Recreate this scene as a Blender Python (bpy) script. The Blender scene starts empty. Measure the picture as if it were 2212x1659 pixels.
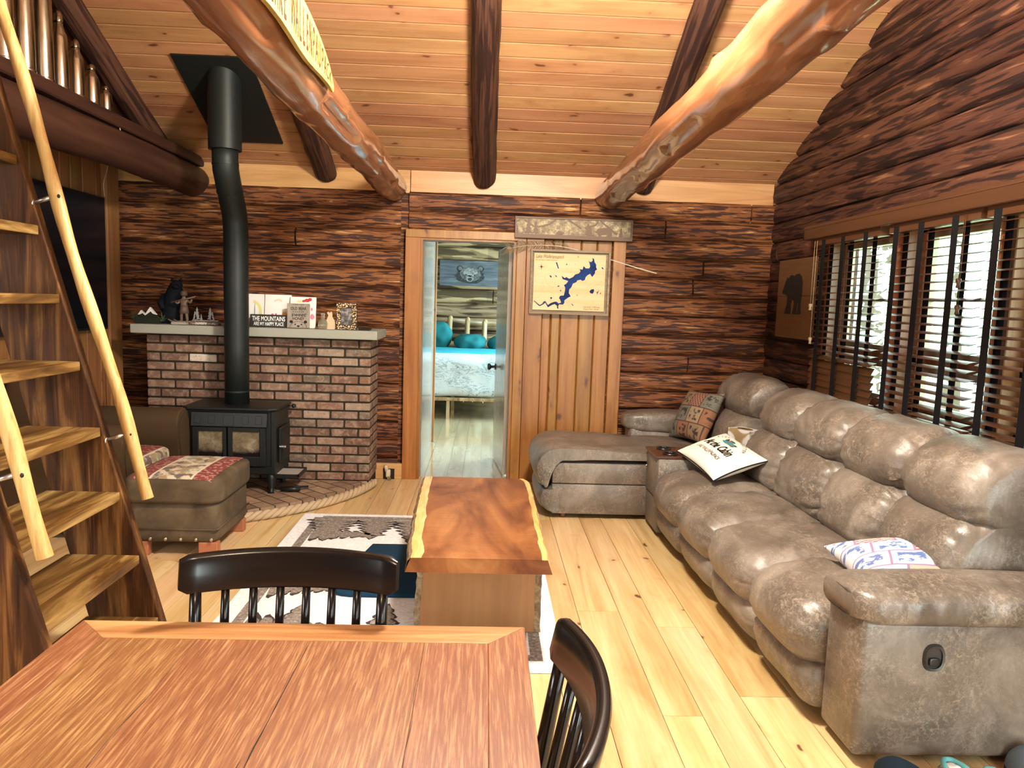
import bpy, bmesh, math, random
import mathutils, mathutils.geometry
from mathutils import Vector, Matrix, Euler, noise

RN = random.Random(11)
S = bpy.context.scene
COL = S.collection
PI = math.pi
WM = {}


# ---------------------------------------------------------------- objects
def tag(o, label=None, cat=None, group=None, kind=None):
    if label: o['label'] = label
    if cat: o['category'] = cat
    if group: o['group'] = group
    if kind: o['kind'] = kind
    return o


def thing(name, label, cat, loc=(0, 0, 0), rotz=0.0, group=None, rot=None):
    o = bpy.data.objects.new(name, None)
    COL.objects.link(o)
    o.empty_display_size = 0.1
    e = Euler(rot if rot else (0, 0, rotz))
    o.location = loc
    o.rotation_euler = e
    WM[o.name] = Matrix.Translation(Vector(loc)) @ e.to_matrix().to_4x4()
    return tag(o, label, cat, group)


def obj(name, bm, mat, parent=None, smooth=False, world=True, mats=None, recenter=False):
    """one mesh object; verts are given in world space (world=True) or in the parent's space"""
    me = bpy.data.meshes.new(name)
    M = WM.get(parent.name, Matrix()) if parent else Matrix()
    if parent and world:
        bmesh.ops.transform(bm, matrix=M.inverted(), verts=bm.verts)
    off = None
    if recenter and not parent and bm.verts:
        xs = [v.co for v in bm.verts]
        off = Vector(((min(v.x for v in xs) + max(v.x for v in xs)) / 2, (min(v.y for v in xs) + max(v.y for v in xs)) / 2, min(v.z for v in xs)))
        bmesh.ops.translate(bm, vec=-off, verts=bm.verts)
    bm.normal_update()
    bm.to_mesh(me)
    bm.free()
    for m in (mats or [mat]):
        me.materials.append(m)
    if smooth:
        me.polygons.foreach_set('use_smooth', [True] * len(me.polygons))
        if smooth != True:
            me.set_sharp_from_angle(angle=math.radians(smooth))
    o = bpy.data.objects.new(name, me)
    COL.objects.link(o)
    if off is not None:
        o.location = off
    if parent:
        o.parent = parent
        WM[o.name] = M
    return o


def struct(name, bm, mat, parent=None, smooth=False, **k):
    o = obj(name, bm, mat, parent, smooth, **k)
    if not parent: o['kind'] = 'structure'
    return o


def copy_tree(root, loc, rotz=None, label=None, rot=None):
    r = root.copy(); COL.objects.link(r); r.location = loc
    if rotz is not None: r.rotation_euler = (0, 0, rotz)
    if rot: r.rotation_euler = rot
    if label: r['label'] = label
    def kids(a, b):
        for ch in list(a.children):
            c = ch.copy(); COL.objects.link(c); c.parent = b
            kids(ch, c)
    kids(root, r)
    return r


# ---------------------------------------------------------------- shapes
def B(): return bmesh.new()


def box(bm, lo, hi, bev=0.0, seg=1, M=None, mi=0):
    lo = Vector(lo); hi = Vector(hi)
    r = bmesh.ops.create_cube(bm, size=1.0)
    vs = r['verts']
    c = (lo + hi) / 2; s = hi - lo
    for v in vs:
        v.co = Vector((v.co.x * s.x + c.x, v.co.y * s.y + c.y, v.co.z * s.z + c.z))
    fs = list({f for v in vs for f in v.link_faces})
    if bev > 0:
        es = list({e for v in vs for e in v.link_edges})
        rr = bmesh.ops.bevel(bm, geom=es, offset=bev, segments=seg, profile=0.5, affect='EDGES', clamp_overlap=True)
        vs = list({v for f in rr['faces'] for v in f.verts} | {v for v in vs if v.is_valid})
        fs = list({f for v in vs for f in v.link_faces})
    if M is not None:
        bmesh.ops.transform(bm, matrix=M, verts=vs)
    if mi:
        for f in fs: f.material_index = mi
    return vs


def prism(bm, pts, z0, z1, bev=0.0, seg=2, M=None, mi=0):
    """polygon pts in XY extruded z0..z1"""
    a = [bm.verts.new((p[0], p[1], z0)) for p in pts]
    b = [bm.verts.new((p[0], p[1], z1)) for p in pts]
    n = len(pts)
    fs = [bm.faces.new(a[::-1]), bm.faces.new(b)]
    for i in range(n):
        fs.append(bm.faces.new((a[i], a[(i + 1) % n], b[(i + 1) % n], b[i])))
    vs = a + b
    if bev > 0:
        es = list({e for f in fs for e in f.edges})
        rr = bmesh.ops.bevel(bm, geom=es, offset=bev, segments=seg, profile=0.5, affect='EDGES', clamp_overlap=True)
        vs = list({v for f in rr['faces'] for v in f.verts} | {v for v in vs if v.is_valid})
    if M is not None:
        bmesh.ops.transform(bm, matrix=M, verts=vs)
    if mi:
        for f in {f for v in vs for f in v.link_faces}: f.material_index = mi
    return vs


def MX(origin, ex, ey, ez):
    """matrix with the given axes"""
    m = Matrix((Vector(ex), Vector(ey), Vector(ez))).transposed().to_4x4()
    m.translation = Vector(origin)
    return m


def wallM(x, y, z): return MX((x, y, z), (1, 0, 0), (0, 0, 1), (0, -1, 0))        # local xy -> world xz, out = -Y
def rightM(x, y, z): return MX((x, y, z), (0, -1, 0), (0, 0, 1), (-1, 0, 0))      # on right wall, out = -X


def frame(d, up=Vector((0, 0, 1))):
    d = d.normalized()
    a = d.cross(up)
    if a.length < 1e-4: a = d.cross(Vector((0, 1, 0)))
    a.normalize()
    return a, a.cross(d).normalized()


def tube(bm, pts, r, n=12, cap=True, wob=0.0, seed=0, fr=3.0, cs=2.0):
    """tube along points; r number or list; wob = radial noise amplitude"""
    pts = [Vector(p) for p in pts]
    rs = r if isinstance(r, (list, tuple)) else [r] * len(pts)
    rings = []
    for i, p in enumerate(pts):
        d = (pts[min(i + 1, len(pts) - 1)] - pts[max(i - 1, 0)])
        a, b = frame(d)
        ring = []
        for k in range(n):
            t = 2 * PI * k / n
            rr = rs[i]
            if wob:
                rr *= 1 + wob * noise.noise(Vector((math.cos(t) * cs, math.sin(t) * cs, i * fr / len(pts) * 3 + seed * 7.3)))
            ring.append(bm.verts.new(p + a * math.cos(t) * rr + b * math.sin(t) * rr))
        rings.append(ring)
    for i in range(len(rings) - 1):
        for k in range(n):
            bm.faces.new((rings[i][k], rings[i + 1][k], rings[i + 1][(k + 1) % n], rings[i][(k + 1) % n]))
    if cap:
        bm.faces.new(rings[0]); bm.faces.new(rings[-1][::-1])
    return [v for q in rings for v in q]


def seg(p, q, n):
    p = Vector(p); q = Vector(q)
    return [p.lerp(q, i / (n - 1)) for i in range(n)]


def log_tube(bm, p, q, r0, r1, n=60, k=20, wob=.12, seed=0, knots=8, kn=.18, sag=0.0):
    """natural log with swellings and knot bumps"""
    R = random.Random(seed)
    pts = seg(p, q, n)
    L = (Vector(q) - Vector(p)).length
    rs = [r0 + (r1 - r0) * i / (n - 1) for i in range(n)]
    vs = tube(bm, pts, rs, k, True, 0)
    a, b = frame(Vector(q) - Vector(p))
    ks = [(R.uniform(.03, .97) * L, R.uniform(0, 2 * PI), R.uniform(.6, 1.2)) for _ in range(knots)]
    d = (Vector(q) - Vector(p)).normalized()
    P = Vector(p)
    for v in vs:
        s = (v.co - P).dot(d); c = P + d * s; rad = v.co - c
        R0 = rad.length; th = math.atan2(rad.dot(b), rad.dot(a))
        f = 1 + wob * noise.noise(Vector((math.cos(th) * .9 + seed, math.sin(th) * .9, s * 1.6)))
        f += wob * .45 * noise.noise(Vector((math.cos(th) * 2.2, math.sin(th) * 2.2 + seed, s * 5)))
        for (ks_, kt, kw) in ks:
            dt = (th - kt + PI) % (2 * PI) - PI
            f += kn * kw * math.exp(-((s - ks_) / .05) ** 2 - (dt / .35) ** 2)
        v.co = c + rad * f + Vector((noise.noise(Vector((s * .5, seed, 1))), 0, noise.noise(Vector((s * .5, seed, 9))))) * .02
    return vs


def lathe(bm, prof, c=(0, 0, 0), n=24, M=None):
    rings = []
    vs = []
    for (r, z) in prof:
        ring = [bm.verts.new((c[0] + r * math.cos(2 * PI * k / n), c[1] + r * math.sin(2 * PI * k / n), c[2] + z)) for k in range(n)]
        rings.append(ring); vs += ring
    for i in range(len(rings) - 1):
        for k in range(n):
            bm.faces.new((rings[i][k], rings[i][(k + 1) % n], rings[i + 1][(k + 1) % n], rings[i + 1][k]))
    bm.faces.new(rings[0][::-1]); bm.faces.new(rings[-1])
    if M is not None: bmesh.ops.transform(bm, matrix=M, verts=vs)
    return vs


def rbox(bm, lo, hi, k=5.0, n=14, fn=None, M=None):
    """superellipsoid rounded box; fn(unit, point) -> point"""
    lo = Vector(lo); hi = Vector(hi); c = (lo + hi) / 2; h = (hi - lo) / 2
    D = {}
    def gv(a, b, c_):
        q = (a, b, c_)
        if q not in D: D[q] = bm.verts.new((-1 + 2 * a / n, -1 + 2 * b / n, -1 + 2 * c_ / n))
        return D[q]
    for i in range(n):
        for j in range(n):
            for q in (0, n):
                s4 = ((i, j), (i + 1, j), (i + 1, j + 1), (i, j + 1))
                f3 = [[gv(q, p0, p1) for p0, p1 in s4], [gv(p1, q, p0) for p0, p1 in s4], [gv(p0, p1, q) for p0, p1 in s4]]
                for fv in f3: bm.faces.new(fv if q else fv[::-1])
    vs = list(D.values())
    for v in vs:
        u = v.co
        L = (abs(u.x) ** k + abs(u.y) ** k + abs(u.z) ** k) ** (1 / k)
        u = u / L
        p = Vector((c.x + u.x * h.x, c.y + u.y * h.y, c.z + u.z * h.z))
        v.co = fn(u, p) if fn else p
    if M is not None: bmesh.ops.transform(bm, matrix=M, verts=vs)
    return vs


def ell(bm, c, r, M=None, seg=16):
    rr = bmesh.ops.create_uvsphere(bm, u_segments=seg, v_segments=max(6, seg * 2 // 3), radius=1.0)
    for v in rr['verts']:
        v.co = Vector((c[0] + v.co.x * r[0], c[1] + v.co.y * r[1], c[2] + v.co.z * r[2]))
    if M is not None: bmesh.ops.transform(bm, matrix=M, verts=rr['verts'])
    return rr['verts']


def spline(ctrl, n, closed=True):
    """Catmull-Rom through 2D/3D control points"""
    P = [Vector(c) for c in ctrl]; m = len(P); out = []
    N = m if closed else m - 1
    per = max(2, n // N)
    for i in range(N):
        g = (lambda j: P[j % m]) if closed else (lambda j: P[min(max(j, 0), m - 1)])
        p0, p1, p2, p3 = g(i - 1), g(i), g(i + 1), g(i + 2)
        for j in range(per):
            t = j / per
            out.append(.5 * ((2 * p1) + (p2 - p0) * t + (2 * p0 - 5 * p1 + 4 * p2 - p3) * t * t + (3 * p1 - p0 - 3 * p2 + p3) * t ** 3))
    if not closed: out.append(P[-1].copy())
    return out


def loft(bm, ctrl, y0, y1, n=22, puff=.04, pw=3.5, wr=.006, freq=55, npf=44, dx=None, seed=0, cen=None, soft=(1.0, .45)):
    """padded cushion: closed XZ profile swept along Y, pinched at both end seams, with pulled folds there"""
    prof = spline([Vector((c[0], c[1])) for c in ctrl], npf)
    m = len(prof)
    C = Vector((sum(p.x for p in prof) / m, sum(p.y for p in prof) / m)) if cen is None else Vector(cen)
    area = sum(prof[i].x * prof[(i + 1) % m].y - prof[(i + 1) % m].x * prof[i].y for i in range(m))
    sg = 1 if area > 0 else -1
    nor = []
    arc = [0.0]
    for i in range(m):
        t = (prof[(i + 1) % m] - prof[i - 1])
        t.normalize(); nor.append(Vector((t.y, -t.x)) * sg)
        if i: arc.append(arc[-1] + (prof[i] - prof[i - 1]).length)
    rings = []
    for j in range(n + 1):
        v = -math.cos(PI * j / n) * .55 + (2 * j / n - 1) * .45
        y = y0 + (y1 - y0) * (v + 1) / 2
        s = abs(v) ** pw
        off = (dx(y) if dx else 0)
        ring = []
        for i in range(m):
            w = wr * (abs(v) ** 2.2) * (1 - abs(v) ** 12) * 1.6 * noise.noise(Vector((arc[i] * freq, seed * 3.1 + (5 if v > 0 else 0), v * 1.5)))
            w += .0035 * noise.noise(Vector((arc[i] * 26, y * 3.0, seed))) + .004 * noise.noise(Vector((arc[i] * 7, y * 7, seed + 4)))
            wgt = soft[1] + (soft[0] - soft[1]) * max(0.0, -nor[i].x) ** .7
            p = prof[i] - nor[i] * (puff * s * wgt) + nor[i] * w
            ring.append(bm.verts.new((p.x + off, y, p.y)))
        rings.append(ring)
    for j in range(n):
        for i in range(m):
            bm.faces.new((rings[j][i], rings[j][(i + 1) % m], rings[j + 1][(i + 1) % m], rings[j + 1][i]))
    bm.faces.new(rings[0][::-1]); bm.faces.new(rings[-1])
    bmesh.ops.recalc_face_normals(bm, faces=bm.faces)


def poly(bm, pts, M=None, z=0.0, mi=0):
    vs = [bm.verts.new((p[0], p[1], z)) for p in pts]
    if M is not None: bmesh.ops.transform(bm, matrix=M, verts=vs)
    f = bm.faces.new(vs)
    f.material_index = mi
    return vs


def skin(name, verts, edges, rad, mat, parent=None, sub=2, world=True, root=0):
    me = bpy.data.meshes.new(name)
    M = WM.get(parent.name, Matrix()) if parent else Matrix()
    vv = [(M.inverted() @ Vector(v)) if (parent and world) else Vector(v) for v in verts]
    me.from_pydata([tuple(v) for v in vv], edges, [])
    o = bpy.data.objects.new(name, me); COL.objects.link(o)
    sm = o.modifiers.new('skin', 'SKIN')
    sl = me.skin_vertices[0].data if me.skin_vertices else None
    if sl is None:
        bpy.context.view_layer.objects.active = o
        sl = me.skin_vertices.new().data
    for i, r in enumerate(rad):
        sl[i].radius = (r, r); sl[i].use_root = (i == root)
    ss = o.modifiers.new('sub', 'SUBSURF'); ss.levels = sub; ss.render_levels = sub
    sm.use_smooth_shade = True
    bpy.context.view_layer.update()
    dg = bpy.context.evaluated_depsgraph_get()
    nm = bpy.data.meshes.new_from_object(o.evaluated_get(dg))
    o.modifiers.clear(); o.data = nm
    nm.materials.clear(); nm.materials.append(mat)
    nm.polygons.foreach_set('use_smooth', [True] * len(nm.polygons))
    if parent: o.parent = parent; WM[o.name] = M
    return o


_TXT = {}


def text_pts(bm, s, size, M, align='CENTER', depth=0.0, sx=1.0, shear=0.0, bold=0.0, mi=0, fn=None, space=1.0):
    """letters as geometry; M maps local xy to the surface; fn(x,y)->Vector for curved surfaces"""
    cu = bpy.data.curves.new('lettering', 'FONT')
    cu.body = s; cu.size = size; cu.align_x = align; cu.extrude = depth; cu.shear = shear; cu.offset = bold
    cu.resolution_u = 3; cu.space_character = space
    to = bpy.data.objects.new('lettering_source', cu); COL.objects.link(to)
    dg = bpy.context.evaluated_depsgraph_get()
    me = bpy.data.meshes.new_from_object(to.evaluated_get(dg))
    vs = []
    for v in me.vertices:
        p = Vector((v.co.x * sx, v.co.y, v.co.z))
        p = fn(p.x, p.y) if fn else M @ p
        vs.append(bm.verts.new(p))
    for pl in me.polygons:
        try:
            f = bm.faces.new([vs[i] for i in pl.vertices]); f.material_index = mi
        except ValueError:
            pass
    COL.objects.unlink(to); bpy.data.objects.remove(to); bpy.data.curves.remove(cu); bpy.data.meshes.remove(me)
    return vs


# ---------------------------------------------------------------- materials
class Mt:
    def __init__(s, name, col=(.5, .5, .5), rough=.5, metal=0.0, spec=None, coat=0.0, coatr=.1):
        s.m = bpy.data.materials.new(name); s.m.use_nodes = True
        s.nt = s.m.node_tree; s.b = s.nt.nodes['Principled BSDF']
        i = s.b.inputs
        i['Base Color'].default_value = (*col, 1); i['Roughness'].default_value = rough; i['Metallic'].default_value = metal
        if spec is not None: i['Specular IOR Level'].default_value = spec
        if coat: i['Coat Weight'].default_value = coat; i['Coat Roughness'].default_value = coatr
        s._tc = None; s._geo = None

    def n(s, t, **k):
        nd = s.nt.nodes.new(t)
        for a, v in k.items(): setattr(nd, a, v)
        return nd

    def l(s, a, b): s.nt.links.new(a, b)

    def set(s, nd, key, v):
        if hasattr(v, 'is_output'): s.l(v, nd.inputs[key])
        else: nd.inputs[key].default_value = v

    def tc(s, out='Object'):
        if not s._tc: s._tc = s.n('ShaderNodeTexCoord')
        return s._tc.outputs[out]

    def geo(s, out):
        if not s._geo: s._geo = s.n('ShaderNodeNewGeometry')
        return s._geo.outputs[out]

    def co(s, scale=(1, 1, 1), rot=(0, 0, 0), loc=(0, 0, 0), src=None):
        m = s.n('ShaderNodeMapping')
        m.inputs['Scale'].default_value = scale; m.inputs['Rotation'].default_value = rot; m.inputs['Location'].default_value = loc
        s.l(src or s.tc(), m.inputs[0])
        return m.outputs[0]

    def noise(s, vec, scale=1.0, detail=4.0, rough=.55, dist=0.0, col=False):
        q = s.n('ShaderNodeTexNoise'); s.l(vec, q.inputs['Vector'])
        q.inputs['Scale'].default_value = scale; q.inputs['Detail'].default_value = detail
        q.inputs['Roughness'].default_value = rough; q.inputs['Distortion'].default_value = dist
        return q.outputs['Color' if col else 'Fac']

    def voro(s, vec, scale=1.0, feature='F1', out='Distance', rand=1.0):
        q = s.n('ShaderNodeTexVoronoi', feature=feature); s.l(vec, q.inputs['Vector'])
        q.inputs['Scale'].default_value = scale; q.inputs['Randomness'].default_value = rand
        return q.outputs[out]

    def white(s, vec, out='Value'):
        q = s.n('ShaderNodeTexWhiteNoise', noise_dimensions='3D'); s.l(vec, q.inputs['Vector'])
        return q.outputs[out]

    def ramp(s, fac, stops, interp='LINEAR'):
        q = s.n('ShaderNodeValToRGB'); r = q.color_ramp; r.interpolation = interp
        while len(r.elements) < len(stops): r.elements.new(.5)
        for e, (p, c) in zip(r.elements, stops):
            e.position = p
            e.color = (c, c, c, 1) if isinstance(c, (int, float)) else (*c, 1)
        s.l(fac, q.inputs[0])
        return q.outputs[0]

    def mix(s, f, a, b, blend='MIX'):
        q = s.n('ShaderNodeMix', data_type='RGBA', blend_type=blend)
        s.set(q, 0, f)
        for key, v in ((6, a), (7, b)):
            if hasattr(v, 'is_output'): s.l(v, q.inputs[key])
            else: q.inputs[key].default_value = (*v, 1) if not isinstance(v, (int, float)) else (v, v, v, 1)
        return q.outputs[2]

    def math(s, op, a, b=0.0, clamp=False):
        q = s.n('ShaderNodeMath', operation=op, use_clamp=clamp)
        s.set(q, 0, a); s.set(q, 1, b)
        return q.outputs[0]

    def vadd(s, a, b):
        q = s.n('ShaderNodeVectorMath', operation='ADD'); s.l(a, q.inputs[0]); s.l(b, q.inputs[1]); return q.outputs[0]

    def comb(s, x, y, z):
        q = s.n('ShaderNodeCombineXYZ')
        for i, v in enumerate((x, y, z)): s.set(q, i, v)
        return q.outputs[0]

    def sep(s, v):
        q = s.n('ShaderNodeSeparateXYZ'); s.l(v, q.inputs[0]); return q.outputs

    def hsv(s, col, h=.5, sat=1.0, v=1.0):
        q = s.n('ShaderNodeHueSaturation'); s.l(col, q.inputs['Color'])
        s.set(q, 'Hue', h); s.set(q, 'Saturation', sat); s.set(q, 'Value', v)
        return q.outputs[0]

    def color(s, c): s.l(c, s.b.inputs['Base Color']); return s

    def rough(s, r): s.l(r, s.b.inputs['Roughness']); return s

    def bump(s, h, strength=.3, dist=.01):
        q = s.n('ShaderNodeBump'); s.l(h, q.inputs['Height'])
        q.inputs['Strength'].default_value = strength; q.inputs['Distance'].default_value = dist
        s.l(q.outputs[0], s.b.inputs['Normal'])
        return s


def plain(name, col, rough=.5, metal=0.0, **k):
    """plain coat with slight tonal unevenness"""
    if rough > .65 and 'spec' not in k: k['spec'] = .2
    m = Mt(name, col, rough, metal, **k)
    n = m.noise(m.co((1, 1, 1)), 9, 3)
    m.color(m.mix(m.math('MULTIPLY', n, .22), col, tuple(c * .72 for c in col)))
    return m.m


def wood(name, cols, axis=1, along=1.0, across=11.0, rough=.45, island=.25, knots=0.0, knotc=(.05, .018, .008), kscale=(2.2, 7.0), bump=.15, coat=0.0, fine=.35, hue=.01, ksize=.13, dist=1.0):
    """cols = three tones dark, mid, light; grain runs along axis"""
    m = Mt(name, cols[1], rough, coat=coat, spec=.5 if rough < .5 else .25)
    r = m.geo('Random Per Island')
    off = m.comb(m.math('MULTIPLY', r, 37.0), m.math('MULTIPLY', r, 53.0), m.math('MULTIPLY', r, 29.0))
    vec = m.vadd(m.tc(), off)
    sc = [across] * 3; sc[axis] = along
    v1 = m.co(tuple(sc), src=vec)
    n1 = m.noise(v1, 1.0, 5, .6, dist)
    c = m.ramp(n1, [(.3, cols[0]), (.5, cols[1]), (.72, cols[2])])
    sc2 = [across * 9] * 3; sc2[axis] = along * 2.5
    n2 = m.noise(m.co(tuple(sc2), src=vec), 1.0, 3, .6)
    c = m.mix(fine, c, m.ramp(n2, [(.3, .45), (.7, 1.0)]), 'MULTIPLY')
    if island:
        r2 = m.white(off)
        c = m.hsv(c, m.math('ADD', .5 - hue, m.math('MULTIPLY', r2, 2 * hue)), 1.0, m.math('ADD', 1 - island, m.math('MULTIPLY', r, 2 * island)))
    if knots:
        sk = [kscale[1]] * 3; sk[axis] = kscale[0]
        kv = m.co(tuple(sk), src=vec)
        kv2 = m.vadd(kv, m.noise(m.co((6, 6, 6)), 1, 2, col=True))
        d = m.voro(kv2, 1.0)
        pick = m.math('GREATER_THAN', m.sep(m.voro(kv2, 1.0, out='Color'))[0], 1 - knots)
        k = m.math('MULTIPLY', m.ramp(d, [(ksize * .45, 1.0), (ksize, .0)]), pick)
        halo = m.math('MULTIPLY', m.ramp(d, [(ksize, 1.0), (ksize * 2.6, .0)]), pick)
        c = m.mix(m.math('MULTIPLY', halo, .45), c, cols[0])
        c = m.mix(m.math('MULTIPLY', k, .9), c, knotc)
    m.color(c)
    if bump: m.bump(n2, bump, .004)
    return m.m


def barklog(name, axis=0, tones=None, pitch=None, rough=.58, sc=(1.6, 17.0), prerot=0.0):
    """peeled log with strips of bark left on it"""
    T = tones or ((.026, .008, .005), (.115, .037, .017), (.30, .115, .042), (.62, .37, .17))
    m = Mt(name, T[1], rough, spec=.3)
    s1 = [sc[1]] * 3; s1[axis] = sc[0]
    src = m.co((1, 1, 1), (prerot, 0, 0)) if prerot else m.tc()
    v = m.co(tuple(s1), src=src)
    n1 = m.noise(v, 1.0, 3, .5, .7)
    s2 = [6.0] * 3; s2[axis] = .9
    n2 = m.noise(m.co(tuple(s2), src=src), 1.0, 3, .5, .4)
    f = m.math('ADD', m.math('MULTIPLY', n1, .86), m.math('MULTIPLY', n2, .22))
    c = m.ramp(f, [(.40, T[0]), (.495, T[0]), (.507, T[1]), (.535, T[1]), (.547, T[2]), (.66, T[2]), (.74, T[3])])
    if pitch:
        p = m.sep(m.tc())
        row = m.math('FLOOR', m.math('DIVIDE', p[2], pitch))
        col_ = m.math('FLOOR', m.math('DIVIDE', p[axis], 1.9))
        w = m.white(m.comb(row, col_, 3.0))
        c = m.hsv(c, m.math('ADD', .495, m.math('MULTIPLY', w, .012)), 1.0, m.math('ADD', .72, m.math('MULTIPLY', w, .55)))
    s3 = [30.0] * 3; s3[axis] = 2.2
    n3 = m.noise(m.co(tuple(s3), src=src), 1.0, 4, .7)
    c = m.mix(.5, c, m.ramp(n3, [(.3, .5), (.65, 1.05)]), 'MULTIPLY')
    # pale branch scars
    ks = [5.5] * 3; ks[axis] = 1.5
    kv = m.co(tuple(ks)); d = m.voro(kv, 1.0)
    pick = m.math('GREATER_THAN', m.sep(m.voro(kv, 1.0, out='Color'))[1], .66)
    k = m.math('MULTIPLY', m.ramp(d, [(.10, 1.0), (.17, .0)]), pick)
    kn = m.math('MULTIPLY', k, m.ramp(n1, [(.40, .1), (.58, 1.0)]))
    c = m.mix(kn, c, T[3])
    m.color(c)
    m.bump(f, .55, .02)
    m.rough(m.ramp(n2, [(.3, rough - .06), (.7, rough + .14)]))
    return m.m
# ---------------------------------------------------------------- palette
PITCH = .152
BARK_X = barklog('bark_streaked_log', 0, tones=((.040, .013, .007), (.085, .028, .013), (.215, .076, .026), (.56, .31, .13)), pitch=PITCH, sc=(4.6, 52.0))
BARK_Y = barklog('bark_streaked_log_shaded', 1, tones=((.017, .0065, .005), (.042, .014, .009), (.075, .027, .015), (.20, .09, .045)), pitch=PITCH, sc=(3.2, 36.0))  # right wall logs, shade painted in as darker tones
BARK_R = barklog('rafter_bark', 1, tones=((.030, .012, .009), (.05, .02, .013), (.085, .036, .021), (.14, .065, .036)), sc=(1.3, 40.0), rough=.62, prerot=math.atan(.47))
BARK_BED = barklog('bedroom_log', 0, tones=((.05, .028, .012), (.15, .092, .042), (.29, .19, .10), (.6, .5, .34)), pitch=.2, sc=(1.0, 9.0))
TIE = wood('varnished_log', [(.12, .042, .018), (.20, .075, .032), (.31, .135, .06)], 1, .9, 7, .2, 0, .5, (.05, .014, .006), (1.5, 5), .1, coat=.6, fine=.25, ksize=.1)
PINE_FLOOR = wood('pine_floor', [(.50, .29, .11), (.68, .47, .225), (.78, .60, .34)], 1, .7, 9, .34, .10, .62, (.09, .03, .01), (3.4, 7.5), .06, coat=.2, fine=.3, ksize=.10)
BED_FLOOR = wood('bedroom_floor', [(.38, .26, .13), (.52, .40, .23), (.60, .50, .32)], 1, .7, 9, .16, .08, .4, (.09, .03, .01), (2.6, 6.0), .02, coat=.9, fine=.15, ksize=.09)
PINE_CEIL = wood('pine_ceiling', [(.31, .14, .062), (.42, .21, .098), (.49, .265, .13)], 0, .8, 9, .5, .1, .8, (.10, .03, .012), (4.6, 9.5), .05, fine=.18, ksize=.15)
PINE_TRIM = wood('pine_trim', [(.21, .073, .012), (.31, .130, .025), (.39, .185, .045)], 2, .8, 10, .42, .12, .8, (.07, .018, .007), (2.6, 8), .06, fine=.3, ksize=.16)
PINE_TRIM_X = wood('pine_trim_flat', [(.42, .20, .07), (.55, .30, .12), (.63, .38, .17)], 0, .8, 10, .42, .06, .4, (.08, .02, .008), (2.5, 6), .06, fine=.25)
PINE_DARK = wood('pine_panelling', [(.20, .075, .028), (.28, .12, .045), (.34, .16, .065)], 2, .8, 10, .5, .12, .5, (.07, .02, .008), (2.5, 6), .06, fine=.25)
LOFT_WOOD = wood('loft_beam_wood', [(.026, .009, .007), (.048, .017, .011), (.075, .028, .016)], 1, .6, 7, .55, .05, .4, fine=.3)
STAIR_WOOD = wood('stained_stair_wood', [(.022, .008, .002), (.080, .033, .007), (.30, .155, .038)], 2, 1.4, 15, .6, .1, .35, (.03, .01, .005), (1.6, 5), .35, fine=.6)
TREAD_WOOD = wood('worn_tread_wood', [(.04, .015, .004), (.14, .06, .015), (.44, .27, .095)], 1, 1.6, 12, .55, .1, .2, bump=.25, fine=.5)
POLE_WOOD = wood('peeled_pole', [(.40, .20, .06), (.62, .38, .14), (.76, .54, .26)], 2, 1.6, 30, .4, .03, .3, (.16, .06, .02), (5, 14), .2, fine=.3)
BLACK_METAL = plain('stove_black', (.012, .014, .013), .42, .3)
PIPE_METAL = plain('stovepipe_black', (.014, .019, .018), .5, .4)
STEEL = plain('brushed_steel', (.55, .57, .6), .3, 1.0)
BLACK_GLOSS = plain('black_lacquer', (.006, .005, .005), .2, spec=.4)
NAVY = plain('navy_cloth', (.006, .035, .075), .9)
WHITE_PAPER = plain('white_canvas', (.82, .8, .76), .8)
DARK_INK = plain('dark_ink', (.012, .010, .009), .7)
WHITE_INK = plain('white_ink', (.85, .84, .8), .7)
SCREEN = plain('screen_black', (.004, .007, .012), .22)
BLACK_PLASTIC = plain('black_plastic', (.01, .01, .011), .35)


def leather():
    m = Mt('taupe_leather', (.2, .14, .1), .4, spec=.5)
    co = m.tc()
    n = m.noise(m.co((1, 1, 1)), 3.2, 6, .65, .8)
    c = m.ramp(n, [(.28, (.062, .049, .037)), (.5, (.128, .104, .082)), (.72, (.245, .21, .175))])
    sc = m.noise(m.co((20, 20, 20), (.3, .5, .1)), 1, 5, .72, .6)
    sp = m.noise(m.co((75, 40, 60), (.4, .7, .2)), 1, 5, .75, .8)
    patch = m.ramp(m.noise(m.co((6, 6, 6)), 1, 4, .6), [(.40, .12), (.62, 1.)])
    k = m.math('MULTIPLY', m.ramp(sp, [(.50, 0.), (.62, .45)]), patch)
    c = m.mix(k, c, (.40, .34, .27))
    k2 = m.math('MULTIPLY', m.ramp(sc, [(.478, 0.), (.5, .3), (.522, 0.)]), patch)
    c = m.mix(k2, c, (.46, .39, .31))
    m.color(c)
    m.rough(m.ramp(n, [(.3, .30), (.7, .47)]))
    fo = m.noise(m.co((9, 9, 9)), 1, 5, .6, .8)
    m.bump(m.math('ADD', fo, m.math('MULTIPLY', sc, .35)), .28, .012)
    return m.m


LEATHER = leather()


def suede():
    m = Mt('brown_suede', (.1, .06, .03), .8, spec=.25)
    n = m.noise(m.co((1, 1, 1)), 6, 5, .6, .5)
    m.color(m.ramp(n, [(.3, (.055, .038, .021)), (.55, (.095, .068, .039)), (.75, (.15, .112, .068))]))
    m.bump(n, .1, .01)
    return m.m


SUEDE = suede()
SUEDE_DARK = plain('dark_suede', (.058, .034, .015), .8)


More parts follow.
